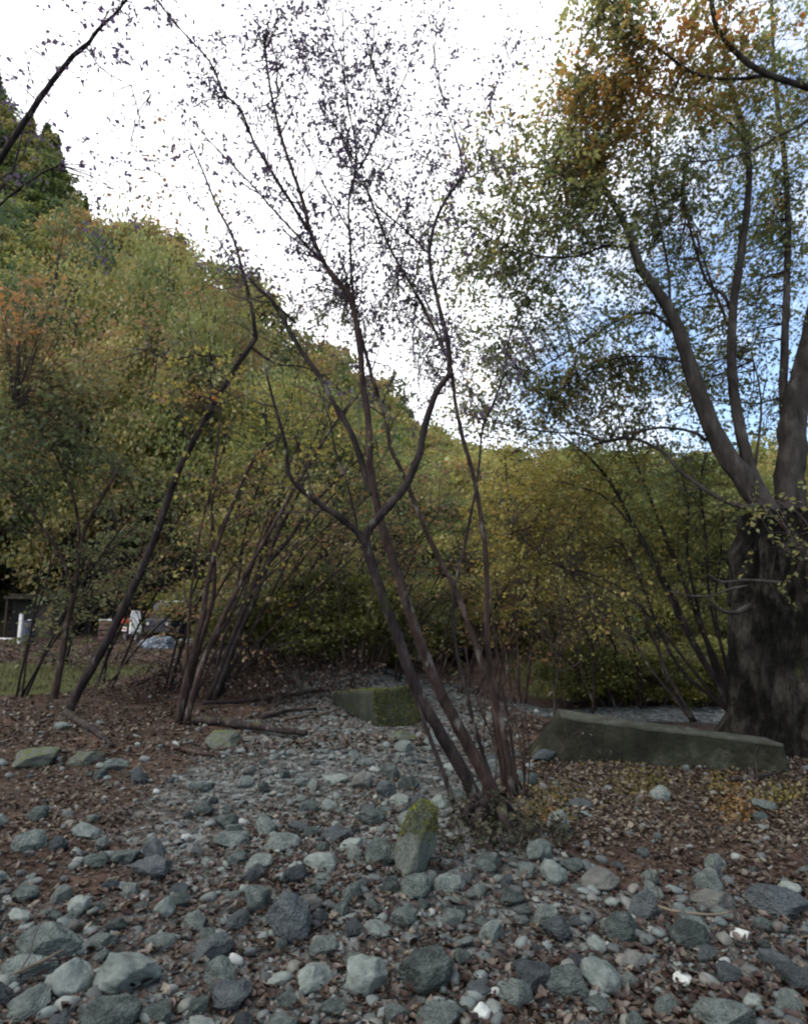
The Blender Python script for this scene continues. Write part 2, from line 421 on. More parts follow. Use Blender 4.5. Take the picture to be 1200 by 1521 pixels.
M['forest_i'] = leaf_mat('forest_edge_leaf', [(0, (0.0242, 0.046, 0.0267)), (0.22, (0.0637, 0.0987, 0.0334)), (0.42, (0.1814, 0.2029, 0.0555)), (0.6, (0.2694, 0.2412, 0.0733)), (0.78, (0.2748, 0.1974, 0.0778)), (1, (0.2968, 0.1535, 0.0555))], .45, gloss=.03, obj_rand=.12)
M['bush_leaf'] = leaf_mat('bush_leaf', [(0, (0.0367, 0.0436, 0.0162)), (0.35, (0.0916, 0.0987, 0.027)), (0.65, (0.1749, 0.1626, 0.0432)), (1, (0.2666, 0.1888, 0.054))], .40, obj_rand=.25, gloss=.015)
M['grass'] = leaf_mat('grass_blade', [(0, (0.0187, 0.0234, 0.0085)), (0.4, (0.0391, 0.0359, 0.017)), (0.7, (0.0723, 0.0608, 0.0272)), (1, (0.1275, 0.0897, 0.051))], .35)
M['ivy'] = leaf_mat('ground_ivy', [(0, (.012, .014, .009)), (.5, (.03, .032, .02)), (1, (.065, .055, .036))], .2, gloss=.01)

# ------------------------------------------------------------------ terrain
def axis(lo, hi, fine_lo, fine_hi, step, grow):
    a = list(np.arange(fine_lo, fine_hi, step)); s = step; x = a[-1]
    while x < hi: s *= grow; x += s; a.append(min(x, hi))
    s = step; x = a[0]; b = []
    while x > lo: s *= grow; x -= s; b.append(max(x, lo))
    return np.array(b[::-1] + a)

def zones(x, y):
    """(gravel, grass) cover 0..1 at a place on the terrain"""
    cx = -0.35 + .12 * (y - 4) * -.2 + .25 * math.sin(y * .8)
    ch = math.exp(-((x - cx) / (1.15 + .06 * y)) ** 2) * float(sstep(1.5, 4.5, y)) * (1 - float(sstep(12, 15, y)))
    near = float(sstep(4.6, 3.2, y)) * .45
    stream = float(sstep(1.5, 2.5, x) * sstep(10.3, 10.9, y) * (1 - sstep(11.7, 12.3, y)))
    grass = float(sstep(2.0, 3.5, x) * sstep(12.6, 13.8, y))
    grass = max(grass, float(sstep(-5.6, -7.0, x) * sstep(10.8, 12.2, y) * (1 - sstep(15.5, 18.5, y))))
    return max(ch, near, stream), grass

def build_ground():
    xs = axis(-420, 420, -9, 9, .11, 1.13); ys = axis(-60, 480, 1.2, 16, .12, 1.12)
    nx, ny = len(xs), len(ys)
    V = np.array([[x, y, hgt(x, y)] for y in ys for x in xs])
    i, j = np.meshgrid(np.arange(nx - 1), np.arange(ny - 1))
    b = (j * nx + i).ravel()
    me = make_mesh('riverbed_ground', V, np.stack([b, b + 1, b + 1 + nx, b + nx], -1), smooth=True)
    z = np.array([zones(x, y) for x, y, _ in V], dtype=np.float32)
    for k, nm in ((0, 'gravel'), (1, 'grass')):
        a = me.attributes.new(nm, 'FLOAT', 'POINT'); a.data.foreach_set('value', np.ascontiguousarray(z[:, k]))
    tag(link('ground', me, M['ground']), 'brown riverbed ground of soil and gravel', 'ground', kind='structure')
build_ground()

# ------------------------------------------------------------------ hills
def loft(name, ridge, base_d, lower, rows, label, back=60):
    px = np.arange(-900, 2400, 40)
    rp = np.array([[a, b, c] for a, b, c in ridge], float)
    ry = np.interp(px, rp[:, 0], rp[:, 1]); rd = np.interp(px, rp[:, 0], rp[:, 2])
    top = np.array([P(p, y, d) for p, y, d in zip(px, ry, rd)]); top[:, 2] = np.maximum(top[:, 2] - lower, .5)
    bot = np.array([P(p, 900, base_d) for p in px]); bot[:, 2] = -.4
    grid = []
    for t in np.linspace(0, 1, rows):
        q = bot * (1 - t) + top * t
        q[:, 2] = bot[:, 2] + (top[:, 2] - bot[:, 2]) * (t ** 1.15)
        for k in range(len(px)):
            q[k, 2] += 1.2 * nz(q[k, 0] * .07, q[k, 1] * .07, 3) * math.sin(math.pi * t)
        grid.append(q)
    bk = top.copy(); bk[:, 1] += back; bk[:, 2] = top[:, 2] * .3 - 3; grid.append(bk)
    g = np.array(grid); n = len(px); m = len(grid)
    i, j = np.meshgrid(np.arange(n - 1), np.arange(m - 1)); b = (j * n + i).ravel()
    tag(obj(name, g.reshape(-1, 3), np.stack([b, b + 1, b + 1 + n, b + n], -1), M['hill'], smooth=True), label, 'hill', kind='structure')
    def at(p, t):
        k = np.clip((p - px[0]) / 40, 0, n - 1.001); a = int(k); f = k - a
        r = t * (rows - 1); c = min(int(r), rows - 2); e = r - c
        return (g[c, a] * (1 - f) + g[c, a + 1] * f) * (1 - e) + (g[c + 1, a] * (1 - f) + g[c + 1, a + 1] * f) * e
    return at

RIDGE = [(-900, 150, 58), (-300, 230, 58), (0, 285, 60), (110, 300, 60), (210, 335, 62), (300, 385, 66), (360, 425, 70), (420, 462, 76), (500, 522, 88), (560, 568, 96), (620, 622, 106),
         (700, 668, 120), (900, 672, 130), (1100, 668, 130), (1300, 650, 120), (1800, 600, 110), (2400, 560, 100)]
hill_at = loft('hillside', RIDGE, 35, 10.0, 14, 'wooded hillside rising behind the riverbed')
PEAK = [(-900, -200, 120), (-300, -60, 120), (-80, 60, 120), (0, 145, 120), (45, 172, 120), (80, 215, 120), (108, 270, 120), (150, 390, 120), (260, 640, 120), (500, 760, 125), (2400, 780, 125)]
peak_at = loft('far_hill', PEAK, 66, 8.0, 10, 'steep dark conifer hill behind the wooded hillside', back=90)

# ------------------------------------------------------------------ tree prototypes (unit = metres, base at origin)
def broadleaf(nleaf, H, W, leaf, tint, ts, bare=.28, clumps=34):
    c = []
    for _ in range(clumps):
        q = rng.standard_normal(3); q /= np.linalg.norm(q)
        r = rng.uniform(.35, 1.0) ** .6 * rng.uniform(.8, 1.15)
        c.append([q[0] * W * r, q[1] * W * r, H * (bare + (1 - bare) * (.5 + .48 * q[2] * r))])
    c = np.array(c); ct = np.clip(rng.normal(tint, ts, clumps), 0, 1); cr = W * rng.uniform(.18, .42, clumps)
    k = rng.integers(0, clumps, nleaf)
    q = unit(rng.standard_normal((nleaf, 3))) * (rng.uniform(0, 1, nleaf) ** .45)[:, None]
    pos = c[k] + q * cr[k][:, None] * np.array([1.15, 1.15, .65])
    ld = unit(q * .6 + rng.standard_normal((nleaf, 3)) * .8 + np.array([0, 0, -.35])); nr = unit(np.array([0, 0, .9]) + rng.standard_normal((nleaf, 3)) * .7)
    sz = leaf * rng.uniform(.5, 1.4, nleaf)
    V, _ = leaf_quads(pos, ld, nr, sz, sz * rng.uniform(.25, .5, nleaf))
    t = np.clip(ct[k] + rng.normal(0, .06, nleaf), 0, 1)
    tb = Tubes(); lean = rng.standard_normal(2) * .04 * H
    tr = np.array([[0, 0, -.3], [lean[0] * .3, lean[1] * .3, H * .3], [lean[0] * .7, lean[1] * .7, H * .6], [lean[0], lean[1], H * .9]])
    pts, rr = catmull(tr, np.array([.022, .016, .010, .003]) * H, 4, .05); tb.add(pts, rr, 6)
    for kk in range(0, clumps, 2):
        a = pts[min(len(pts) - 1, max(3, int(len(pts) * (c[kk][2] / H - .22))))]
        p2, r2 = catmull([a, (a + c[kk]) / 2 + np.array([0, 0, .03 * H]), c[kk]], [.006 * H, .004 * H, .001 * H], 3); tb.add(p2, r2, 4)
    return V, t, tb

def conifer(nleaf, H, W, leaf, tint, ts):
    z = rng.uniform(.08, 1, nleaf) ** 1.0
    lay = np.round(z * 16) / 16; ang = rng.uniform(0, 2 * math.pi, nleaf)
    lob = .75 + .25 * np.sin(ang * 5 + lay * 40)
    rad = W * (1 - lay) ** .8 * np.sqrt(rng.uniform(.05, 1, nleaf)) * lob
    pos = np.stack([np.cos(ang) * rad, np.sin(ang) * rad, H * lay - rad * .35 + rng.normal(0, .015 * H, nleaf)], -1)
    ld = unit(np.stack([np.cos(ang), np.sin(ang), np.full(nleaf, -.5)], -1) + rng.standard_normal((nleaf, 3)) * .35)
    nr = unit(np.array([0, 0, 1.]) + rng.standard_normal((nleaf, 3)) * .5)
    sz = leaf * rng.uniform(.6, 1.4, nleaf)
    V, _ = leaf_quads(pos, ld, nr, sz, sz * rng.uniform(.2, .4, nleaf))
    tb = Tubes(); tb.add([[0, 0, -.3], [0, 0, H * .5], [0, 0, H * .98]], [.018 * H, .011 * H, .002 * H], 6)
    return V, np.clip(tint + rng.normal(0, ts, nleaf), 0, 1), tb

# the wood on the hillside reads as one mass: one object
def forest(name, label, at, count, prange, trange, kinds, sizes, seed, bark_name):
    r = np.random.default_rng(seed)
    Vs, Ts, TV, TF, off = [], [], [], [], 0
    for i in range(count):
        p = r.uniform(*prange); t = trange[0] + (trange[1] - trange[0]) * r.uniform() ** .9
        loc = at(p, t); dist = loc[1]
        V, tt, tb = kinds[r.integers(len(kinds))]
        V = V.reshape(-1, 4, 3)
        keep = min(1.0, (50 / dist) ** 1.3)
        sel = r.uniform(size=len(V)) < keep
        g = keep ** -.42
        V = V[sel]; tt = tt[sel]
        V = V.mean(1, keepdims=True) + (V - V.mean(1, keepdims=True)) * g
        s = r.uniform(*sizes); a = r.uniform(0, 6.28); ca, sa = math.cos(a), math.sin(a)
        M3 = np.array([[ca, -sa, 0], [sa, ca, 0], [0, 0, 1]]) * s
        M3[:2] *= r.uniform(.85, 1.25)
        Vs.append((V.reshape(-1, 3) @ M3.T) + loc); Ts.append(np.clip(tt + r.normal(0, .13) + .30 * nz(loc[0] * .06, loc[1] * .06, 9), 0, 1))
        for v, f in zip(tb.V, tb.F[:]): pass
        vv = np.concatenate(tb.V) @ M3.T + loc; ff = np.concatenate(tb.F)
        TV.append(vv); TF.append(ff + off); off += len(vv)
    V = np.concatenate(Vs)
    o = obj(name, V, np.arange(len(V)).reshape(-1, 4), M['forest'], tint=np.concatenate(Ts))
    tag(o, label, 'forest', kind='stuff')
    b = obj(bark_name, np.concatenate(TV), np.concatenate(TF), M['bark_limb'], o, smooth=True); b['kind'] = 'stuff'
    return o

BL = [broadleaf(6500, 10, 3.6, .30, t, .07) for t in (.24, .36, .46, .54, .66, .42)]
BLG = [broadleaf(6500, 10, 3.6, .30, t, .07) for t in (.34, .40, .46, .52)]
CF = [conifer(4500, 12, 3.0, .45, .27, .06), conifer(4500, 13, 2.8, .45, .33, .06)]
forest('hillside_forest', 'olive and yellow-brown autumn wood covering the hillside', hill_at, 330, (-250, 1450), (.02, 1.0), BL + BLG + BL[1:4], (.75, 1.2), 11, 'trunks')
forest('conifer_forest', 'dark green conifer wood on the steep far hill', peak_at, 380, (-250, 200), (.45, 1.0), CF + BLG[:2] + BLG[:2], (.8, 1.15), 12, 'trunks')

# edge-of-the-wood trees, each a thing of its own
M['shade_dark'] = leaf_mat('shade_dark_leaf', [(0, (.006, .010, .006)), (.3, (.016, .024, .011)), (1, (.04, .045, .018))], .2, obj_rand=.1)  # near-black leaf colour paints in the deep shade around the hut
EDGE = [  # px, depth, top py, kind, label
    (-70, 33, 420, 5, 'orange-brown tree at the left edge of the wood'),
    (20, 36, 330, 1, 'tall green tree in front of the dark far hill'),
    (95, 34, 430, 4, 'russet-tinged tree above the dark hut'),
    (165, 40, 335, 2, 'tall yellow-green tree on the skyline left of the high thin branch'),
    (235, 38, 352, 2, 'broad yellow-green tree rising behind the parked van'),
    (300, 36, 420, 3, 'olive tree right behind the kinked leaning stem'),
    (345, 40, 450, 4, 'brownish tree at the foot of the skyline notch'),
    (400, 34, 560, 3, 'olive tree behind the fan of leaning stems'),
    (465, 36, 590, 1, 'green tree behind the crossing left stems'),
    (520, 40, 620, 2, 'yellow-green tree behind the forked stem'),
    (590, 34, 680, 3, 'short olive tree seen between the two main stems'),
    (655, 42, 690, 0, 'dark green tree seen right of the forked stem'),
    (700, 34, 740, 1, 'low bright green tree behind the thin dark stem'),
    (770, 30, 690, 3, 'yellow-olive tree on the bank left of the arching shrub'),
    (850, 36, 675, 2, 'yellow-green tree beyond the stream bank'),
    (920, 42, 665, 0, 'dark blue-green tree on the right skyline'),
    (990, 34, 700, 1, 'green tree behind the long drooping bough'),
    (1050, 40, 668, 0, 'blue-green tree framed by the big fork'),
    (1110, 32, 690, 2, 'yellow-green tree left of the massive trunk'),
    (1190, 34, 650, 4, 'brown-tinged tree behind the massive trunk'),
    (1290, 32, 640, 3, 'olive tree at the right edge of the wood'),
    (-15, 36.5, 680, 6, 'low shade-coloured tree over the left side of the hut'),
    (62, 37.5, 690, 6, 'low shade-coloured tree over the right side of the hut'),
    (132, 35.5, 700, 6, 'shade-coloured tree above the reddish crate'),
    (200, 36, 715, 6, 'shade-coloured tree straight behind the scooter'),
    (262, 36, 720, 6, 'shade-coloured tree right behind the van roof'),
]
EK = [broadleaf(24000, 10, 3.6, .13, t, s, .06, 70) for t, s in ((.14, .05), (.28, .07), (.42, .07), (.48, .09), (.62, .10), (.78, .10))]
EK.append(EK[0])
EM = [(make_mesh('tree_crown', V, np.arange(len(V)).reshape(-1, 4), t), make_mesh('tree_trunk', np.concatenate(tb.V), np.concatenate(tb.F), smooth=True)) for V, t, tb in EK]
for i, (px, d, ty, k, lab) in enumerate(EDGE):
    b = P(px, 900, d); z0 = hgt(b[0], b[1]); top = P(px, ty, d)[2]
    e = empty('edge_tree', (b[0], b[1], z0 - .1), lab, 'tree', 'trees at the edge of the wood')
    s = (top - z0) / 9.6
    e.scale = (min(s, 1.25) * 1.05, min(s, 1.25) * 1.05, s); e.rotation_euler = (0, 0, i * 2.1)
    link('trunk', EM[k][1], M['bark_limb'], e); link('crown', EM[k][0], M['shade_dark'] if k == 6 else M['forest_i'], e)

# ------------------------------------------------------------------ bushes
def bush_proto(nleaf, leaf, tint, canes):
    V, t, tb = broadleaf(nleaf, 1.0, .62, leaf, tint, .12, .05, 26)
    tb = Tubes()
    for _ in range(canes):
        a = rng.uniform(0, 6.28); r0 = rng.uniform(0, .3); l = rng.uniform(.7, 1.25); sp = rng.uniform(.1, .55)
        p0 = np.array([math.cos(a) * r0, math.sin(a) * r0, -.05]); p1 = p0 + np.array([math.cos(a) * sp * .4, math.sin(a) * sp * .4, l * .55]); p2 = p0 + np.array([math.cos(a) * sp, math.sin(a) * sp, l])
        pts, rr = catmull([p0, p1, p2], [.009, .006, .002], 3); tb.add(pts, rr, 3)
    return make_mesh('bush_foliage', V, np.arange(len(V)).reshape(-1, 4), t), make_mesh('bush_canes', np.concatenate(tb.V), np.concatenate(tb.F), smooth=True)
BP = [bush_proto(9000, .038, .42, 26), bush_proto(7000, .04, .25, 34), bush_proto(3500, .04, .7, 40)]
BUSH = [  # px, base py, height px, kind, width factor, label
    (395, 985, 110, 1, 1.3, 'dark leafy bush behind the fan of leaning stems'),
    (455, 985, 130, 1, 1.2, 'dark bush with pale canes left of the forked stem'),
    (520, 990, 140, 1, 1.2, 'tangled dark bush just left of the forked stem'),
    (575, 985, 125, 0, 1.2, 'green bush between the two main stems above the mossy block'),
    (635, 985, 130, 0, 1.2, 'green leafy bush low behind the twin main stems'),
    (700, 990, 120, 0, 1.1, 'green bush behind the slender upright stems'),
    (760, 1000, 130, 2, 1.1, 'thin twiggy brown bush left of the wall end'),
    (805, 1000, 120, 2, 1.0, 'wispy straw-coloured bush behind the bare sapling'),
    (880, 1010, 110, 2, 1.0, 'bare twiggy bush above the wall middle'),
    (345, 960, 120, 0, 1.3, 'olive bush right of the pale kerb stones'),
    (290, 945, 90, 0, 1.2, 'green bush beside the parked van'),
    (130, 938, 110, 1, 1.4, 'dark bush left of the scooter'),
    (80, 935, 60, 1, 1.2, 'low dark bush right of the white post'),
    (200, 928, 80, 1, 2.0, 'dark bush right behind the parked van'),
    (-20, 935, 90, 1, 1.6, 'dark bush left of the hut'),
    (980, 985, 110, 0, 1.3, 'green bush on the grassy bank'),
    (1050, 985, 130, 0, 1.3, 'leafy bush on the bank left of the massive trunk'),
    (930, 960, 110, 0, 1.4, 'pale olive bush far up the grassy bank'),
    (845, 975, 100, 1, 1.2, 'small dark bush at the foot of the grassy bank'),
    (860, 1018, 95, 0, 1.3, 'low green bush on the stream edge behind the left part of the wall'), (945, 1019, 90, 0, 1.5, 'low spreading green bush on the stream edge behind the wall middle'),
    (1015, 1018, 85, 0, 1.4, 'low green bush between the arching stems behind the wall'), (1072, 1017, 100, 0, 1.2, 'low green bush touching the foot of the arching shrub'),
]
for i, (px, by, hp, k, wf, lab) in enumerate(BUSH):
    p = G(px, by) if px < 830 else None
    if p is None:
        d = 13.2 + (1010 - by) * .09; q = P(px, 900, d); p = np.array([q[0], q[1], hgt(q[0], q[1])])
    h = hp * mpp(by, p[1])
    e = empty('bush', p, lab, 'bush', 'bushes along the wood edge')
    e.scale = (h * wf, h * wf, h); e.rotation_euler = (0, 0, i * 1.7)
    link('canes', BP[k][1], M['cane'] if k else M['twig'], e); link('foliage', BP[k][0], M['bush_leaf'], e)

# ------------------------------------------------------------------ the clump of leaning stems in the middle
def stem_part(parent, px, d0, d1, w0, w1, mat, skel, seg=9, name='stem'):
    pts, rr = trace(px, d0, d1, w0, w1)
    if d0 == d1: pass
    Tubes().add(pts, rr, seg + seg % 2, .05).build(name, M[mat], parent)
    skel.append((pts, rr)); return pts, rr

base = G(725, 1225)
ct = empty('multi_stemmed_tree', base, 'clump of slender leaning stems forking in the centre of the riverbed', 'tree')
cs = []
# forked front stem
stem_part(ct, [(716, 1215), (697, 1165), (664, 1105), (622, 1030), (590, 945), (561, 865), (547, 822), (545, 795), (562, 769), (598, 728), (620, 682), (634, 622), (650, 580), (671, 553)], 4.85, 4.55, 36, 15, 'bark_dark', cs, 12)
fork_up = stem_part(ct, [(668, 560), (667, 530), (664, 505), (652, 455), (640, 402), (638, 370), (648, 325), (668, 288), (688, 262)], 4.56, 4.5, 15, 7, 'bark_dark', cs, 8, 'limb')
fork_l = stem_part(ct, [(556, 845), (546, 815), (532, 792), (508, 772), (480, 752), (455, 733), (430, 705), (424, 660), (405, 590), (392, 540)], 4.7, 4.3, 22, 5, 'bark_dark', cs, 8, 'limb')
stem_part(ct, [(533, 793), (525, 755), (512, 705), (498, 667), (490, 625), (470, 570)], 4.7, 4.5, 7, 3, 'bark_dark', cs, 6, 'limb')
# second, tallest stem
tall = stem_part(ct, [(745, 1205), (718, 1150), (682, 1082), (648, 1015), (613, 924), (587, 840), (570, 790), (557, 734), (550, 694), (547, 624), (540, 574), (533, 507), (523, 450), (503, 418), (483, 393), (463, 350), (450, 300), (433, 250), (417, 200), (402, 133), (392, 60)], 5.0, 5.0, 36, 5, 'bark_red', cs, 12)
left_long = stem_part(ct, [(466, 355), (432, 300), (402, 252), (378, 213), (357, 162), (333, 138), (312, 92), (270, 45), (233, 0), (200, -45)], 5.0, 4.6, 10, 3, 'bark_dark', cs, 8, 'limb')
left_mid = stem_part(ct, [(483, 393), (440, 348), (405, 310), (370, 270), (312, 210), (275, 165)], 5.0, 4.9, 8, 2.5, 'bark_dark', cs, 6, 'limb')
up_mid = stem_part(ct, [(530, 480), (523, 420), (520, 355), (518, 300), (528, 250), (526, 200), (515, 150), (505, 60)], 5.0, 5.2, 9, 3, 'bark_dark', cs, 6, 'limb')
stem_part(ct, [(520, 345), (500, 310), (470, 250), (440, 180), (415, 110), (395, 20)], 5.1, 5.2, 5, 2, 'bark_dark', cs, 6, 'limb')
fine = []
for pl, a, b in (([(535, 250), (560, 200), (590, 140), (620, 70), (640, 20)], 6, 2), ([(640, 380), (600, 340), (560, 305), (528, 255), (510, 215)], 6, 2.5), ([(688, 262), (680, 215), (660, 150), (645, 90), (648, 40)], 5, 2),
                 ([(528, 240), (500, 190), (485, 120), (470, 50)], 4, 1.5), ([(688, 262), (640, 240), (590, 205), (545, 180), (520, 190)], 4, 1.5), ([(688, 262), (720, 200), (735, 130), (770, 60)], 4, 1.5),
                 ([(417, 200), (440, 150), (455, 90), (450, 30)], 4, 1.5), ([(560, 200), (560, 130), (545, 60)], 3.5, 1.5), ([(600, 340), (610, 280), (640, 220), (650, 170)], 4, 1.5)):
    fine.append(stem_part(ct, pl, 5.1, 5.5, a, b, 'bark_dark', cs, 6, 'limb'))
# third stem leaving to the left
third = stem_part(ct, [(556, 735), (543, 707), (527, 657), (513, 627), (493, 594), (473, 557), (443, 514), (405, 448), (385, 430)], 5.0, 5.3, 18, 9, 'bark_dark', cs, 8, 'limb')
third_up = stem_part(ct, [(385, 430), (440, 480)][::-1] + [(372, 415), (345, 385), (318, 345), (300, 300)], 5.3, 5.3, 7, 2.5, 'bark_dark', cs, 6, 'limb')
# straight stem behind, crossing to upper left
cross = stem_part(ct, [(760, 1190), (752, 1110), (735, 1040), (700, 940), (673, 870), (633, 790), (600, 707), (580, 664), (573, 620), (557, 574), (543, 524), (528, 470), (515, 420)], 5.3, 5.6, 18, 8, 'bark_red', cs, 8)
# upright slender stem
slend = stem_part(ct, [(752, 1200), (745, 1120), (732, 1030), (723, 940), (722, 840), (715, 773), (703, 707), (687, 650), (675, 590), (670, 550), (650, 500), (620, 440), (580, 370), (560, 320), (540, 270)], 5.4, 5.6, 20, 5, 'bark_red', cs, 8)
stem_part(ct, [(768, 1180), (758, 1090), (742, 1000), (733, 930), (728, 870)], 5.5, 5.6, 10, 5, 'bark_red', cs, 6)
dark_thin = stem_part(ct, [(740, 1190), (705, 1080), (683, 990), (673, 924), (675, 870), (687, 824), (697, 774), (705, 734), (712, 684), (717, 634), (733, 597), (747, 557), (757, 500), (775, 450)], 5.2, 5.2, 11, 4, 'bark_dark', cs, 8)
stem_part(ct, [(676, 1200), (655, 1140), (637, 1092), (615, 1030), (595, 965), (578, 905), (560, 850)], 4.7, 4.8, 14, 6, 'bark_dark', cs, 8)
stem_part(ct, [(775, 1170), (752, 1130), (735, 1100), (716, 1060), (700, 1010), (690, 960)], 5.4, 5.4, 7, 3, 'bark_red', cs, 6)
for k in range(9):
    x = rng.uniform(715, 790); stem_part(ct, [(x, 1205 + rng.uniform(-20, 10)), (x + rng.uniform(-15, 12), 1120), (x + rng.uniform(-30, 20), 1040), (x + rng.uniform(-50, 25), 960)], 5.3, 5.6, rng.uniform(4, 7), 2, 'bark_red', cs, 6)
# root flare
rt = Tubes()
for k in range(11):
    a = rng.uniform(0, 6.28); q = np.array([math.cos(a), math.sin(a) * .8, 0]); r = rng.uniform(.2, .42)
    c = base + np.array([.03, .05, 0])
    pts, rr = catmull([c + np.array([0, 0, .14]) + q * .09, c + q * r * .5 + np.array([0, 0, .10]), c + q * r + np.array([0, 0, -.06])], [.05, .04, .015], 4, .15); rt.add(pts, rr, 8, .06)
rt.build('root_flare', M['bark_dark'], ct)
tw, lv = Tubes(), Leaves()
for sk, n, L in tuple((f, 9, .4) for f in fine) + ((left_long, 22, .55), (left_mid, 14, .5), (up_mid, 22, .6), (third_up, 10, .5), (fork_up, 12, .4), (third, 10, .6), (fork_l, 7, .5)):
    twigs(tw, sk, int(n * 1.7), L, lv, .042, 2 if sk is fork_l else 4, .88 if sk is fork_l or sk is third else .25, .10, .6, order=2)
twigs(tw, (tall[0][-45:], tall[1][-45:]), 50, .6, lv, .042, 4, .22, .16, .7)
twigs(tw, (slend[0][-30:], slend[1][-30:]), 36, .6, lv, .042, 5, .45, .2, .5)
twigs(tw, (cross[0][-25:], cross[1][-25:]), 24, .6, lv, .05, 5, .5, .2, .5)
twigs(tw, (dark_thin[0][-25:], dark_thin[1][-25:]), 14, .5, lv, .05, 4, .5, .2, .5)
skel = np.concatenate([s[0] for s in cs]); skel = skel[skel[:, 2] > 3.0]
crown(lv, tw, skel, [
    (330, 90, 5.0, 110, 90, .6, 14, 3, .12, .10), (450, 130, 5.2, 130, 130, .8, 34, 3, .15, .10), (560, 130, 5.4, 150, 125, .9, 44, 3, .14, .10),
    (600, 80, 5.4, 100, 80, .7, 16, 3, .10, .08), (700, 190, 5.6, 90, 120, .7, 16, 3, .3, .15), (560, 290, 5.6, 110, 80, .7, 26, 4, .40, .18),
    (620, 390, 5.8, 70, 70, .6, 20, 5, .5, .18), (460, 420, 5.5, 60, 60, .6, 10, 4, .5, .2), (300, 250, 5.0, 60, 80, .5, 6, 2, .2, .1),
    (760, 80, 5.4, 70, 70, .6, 7, 2, .2, .1), (480, 30, 5.0, 120, 40, .6, 12, 3, .12, .08), (500, 480, 6.2, 60, 50, .6, 14, 6, .6, .15),
    (600, 490, 6.4, 60, 50, .6, 20, 6, .55, .18), (640, 560, 6.6, 50, 50, .6, 16, 6, .6, .15),
], size=.044, n=5, L=.20, droop=.45, flat=.2, rmax=.007, wide=.30, dens=1.5)
tw.build('branches', M['twig'], ct)
lv.build('crown', M['purple_leaf'], ct)

# ground plants round the clump's foot
pv = Leaves(); pt = Tubes()
for _ in range(80):
    a = rng.uniform(0, 6.28); r = rng.uniform(.05, .42) ** 1
    x, y = base[0] + .1 + math.cos(a) * r * 1.05, base[1] - .18 + math.sin(a) * r * .7
    z = hgt(x, y); top = np.array([x + rng.normal(0, .07), y + rng.normal(0, .07), z + rng.uniform(.06, .22)])
    pt.add([[x, y, z - .02], (np.array([x, y, z]) + top) / 2 + rng.normal(0, .02, 3), top], [.004, .003, .0015], 3)
    V, t, tips = sprays(np.array([top, (np.array([x, y, z]) + top) / 2]), np.zeros(3), .10, 6, .040, np.full(2, rng.uniform(.1, .8)), .3, .3, .4)
    pv.add(V, t)
ip = empty('ground_plant', (base[0], base[1] - .1, base[2]), 'dull dark leafy plant round the foot of the central stems', 'plant')
pt.build('stalks', M['twig'], ip); pv.build('leaves', M['ivy'], ip)

# ------------------------------------------------------------------ leaning trees on the left
def small_tree(name, label, base_px, stems, blobs, bark, leafm, group=None, tw_n=6, size=.07, n=8, L=.4, **kw):
    b = G(*base_px); e = empty(name, b, label, 'tree', group); sk = []
    for (px, d0, d1, w0, w1) in stems: stem_part(e, px, d0, d1, w0, w1, bark, sk, 8)
    t, l = Tubes(), Leaves()
    for s in sk:
        m = len(s[0]) // 3
        twigs(t, (s[0][m:], s[1][m:]), tw_n, .9, l, size, 3, blobs[0][8] if blobs else .5, .12, .5)
    allp = np.concatenate([s[0][len(s[0]) // 3:] for s in sk])
    if blobs: crown(l, t, allp, blobs, size, n, L, **kw)
    t.build('branches', M['twig'], e); l.build('crown', M[leafm], e)
    return e

small_tree('leaning_tree', 'long thin stem leaning right across the left side with a kink at its top', (100, 1058),
    [([(98, 1062), (120, 1020), (150, 970), (190, 890), (228, 805), (265, 700), (300, 632), (340, 562), (380, 503)], 9.8, 10.0, 26, 13),
     ([(380, 505), (374, 455), (360, 400), (345, 350), (322, 305), (300, 250), (283, 212)], 10.0, 9.8, 11, 4),
     ([(368, 525), (330, 530), (290, 528), (255, 535), (220, 520)], 10.0, 9.4, 7, 2.5),
     ([(372, 515), (410, 540), (450, 545), (490, 562)], 10.0, 10.3, 7, 3)],
    [(300, 470, 10.5, 90, 70, 1.2, 16, 4, .60, .12), (250, 560, 11, 110, 70, 1.3, 20, 5, .62, .12), (410, 500, 10.4, 70, 60, 1.2, 12, 4, .50, .12),
     (340, 400, 10, 50, 60, 1, 10, 3, .45, .12), (215, 300, 10, 60, 40, 1, 8, 3, .7, .1)], 'bark_dark', 'brown_leaf', size=.085, L=.45)
small_tree('feathery_tree', 'small feathery grey-green tree arching at the far left', (80, 1048),
    [([(78, 1050), (88, 1000), (98, 940), (112, 875), (122, 800), (150, 742), (175, 700)], 11.0, 11.3, 20, 7),
     ([(108, 880), (95, 835), (68, 790), (40, 752), (0, 712), (-50, 680)], 11.1, 10.6, 11, 3),
     ([(120, 805), (110, 740), (90, 690), (60, 640), (20, 600)], 11.2, 10.8, 9, 3)],
    [(40, 650, 11, 90, 80, 1.3, 34, 6, .22, .10), (110, 600, 11.5, 80, 80, 1.3, 24, 6, .40, .12), (10, 730, 10.8, 60, 50, 1, 14, 5, .18, .08),
     (150, 700, 12, 60, 60, 1, 16, 5, .35, .1), (60, 530, 11, 90, 60, 1.2, 22, 5, .6, .12), (60, 440, 11, 80, 50, 1.2, 16, 5, .78, .12)], 'bark_red', 'brown_leaf', size=.10, L=.6, droop=.5)
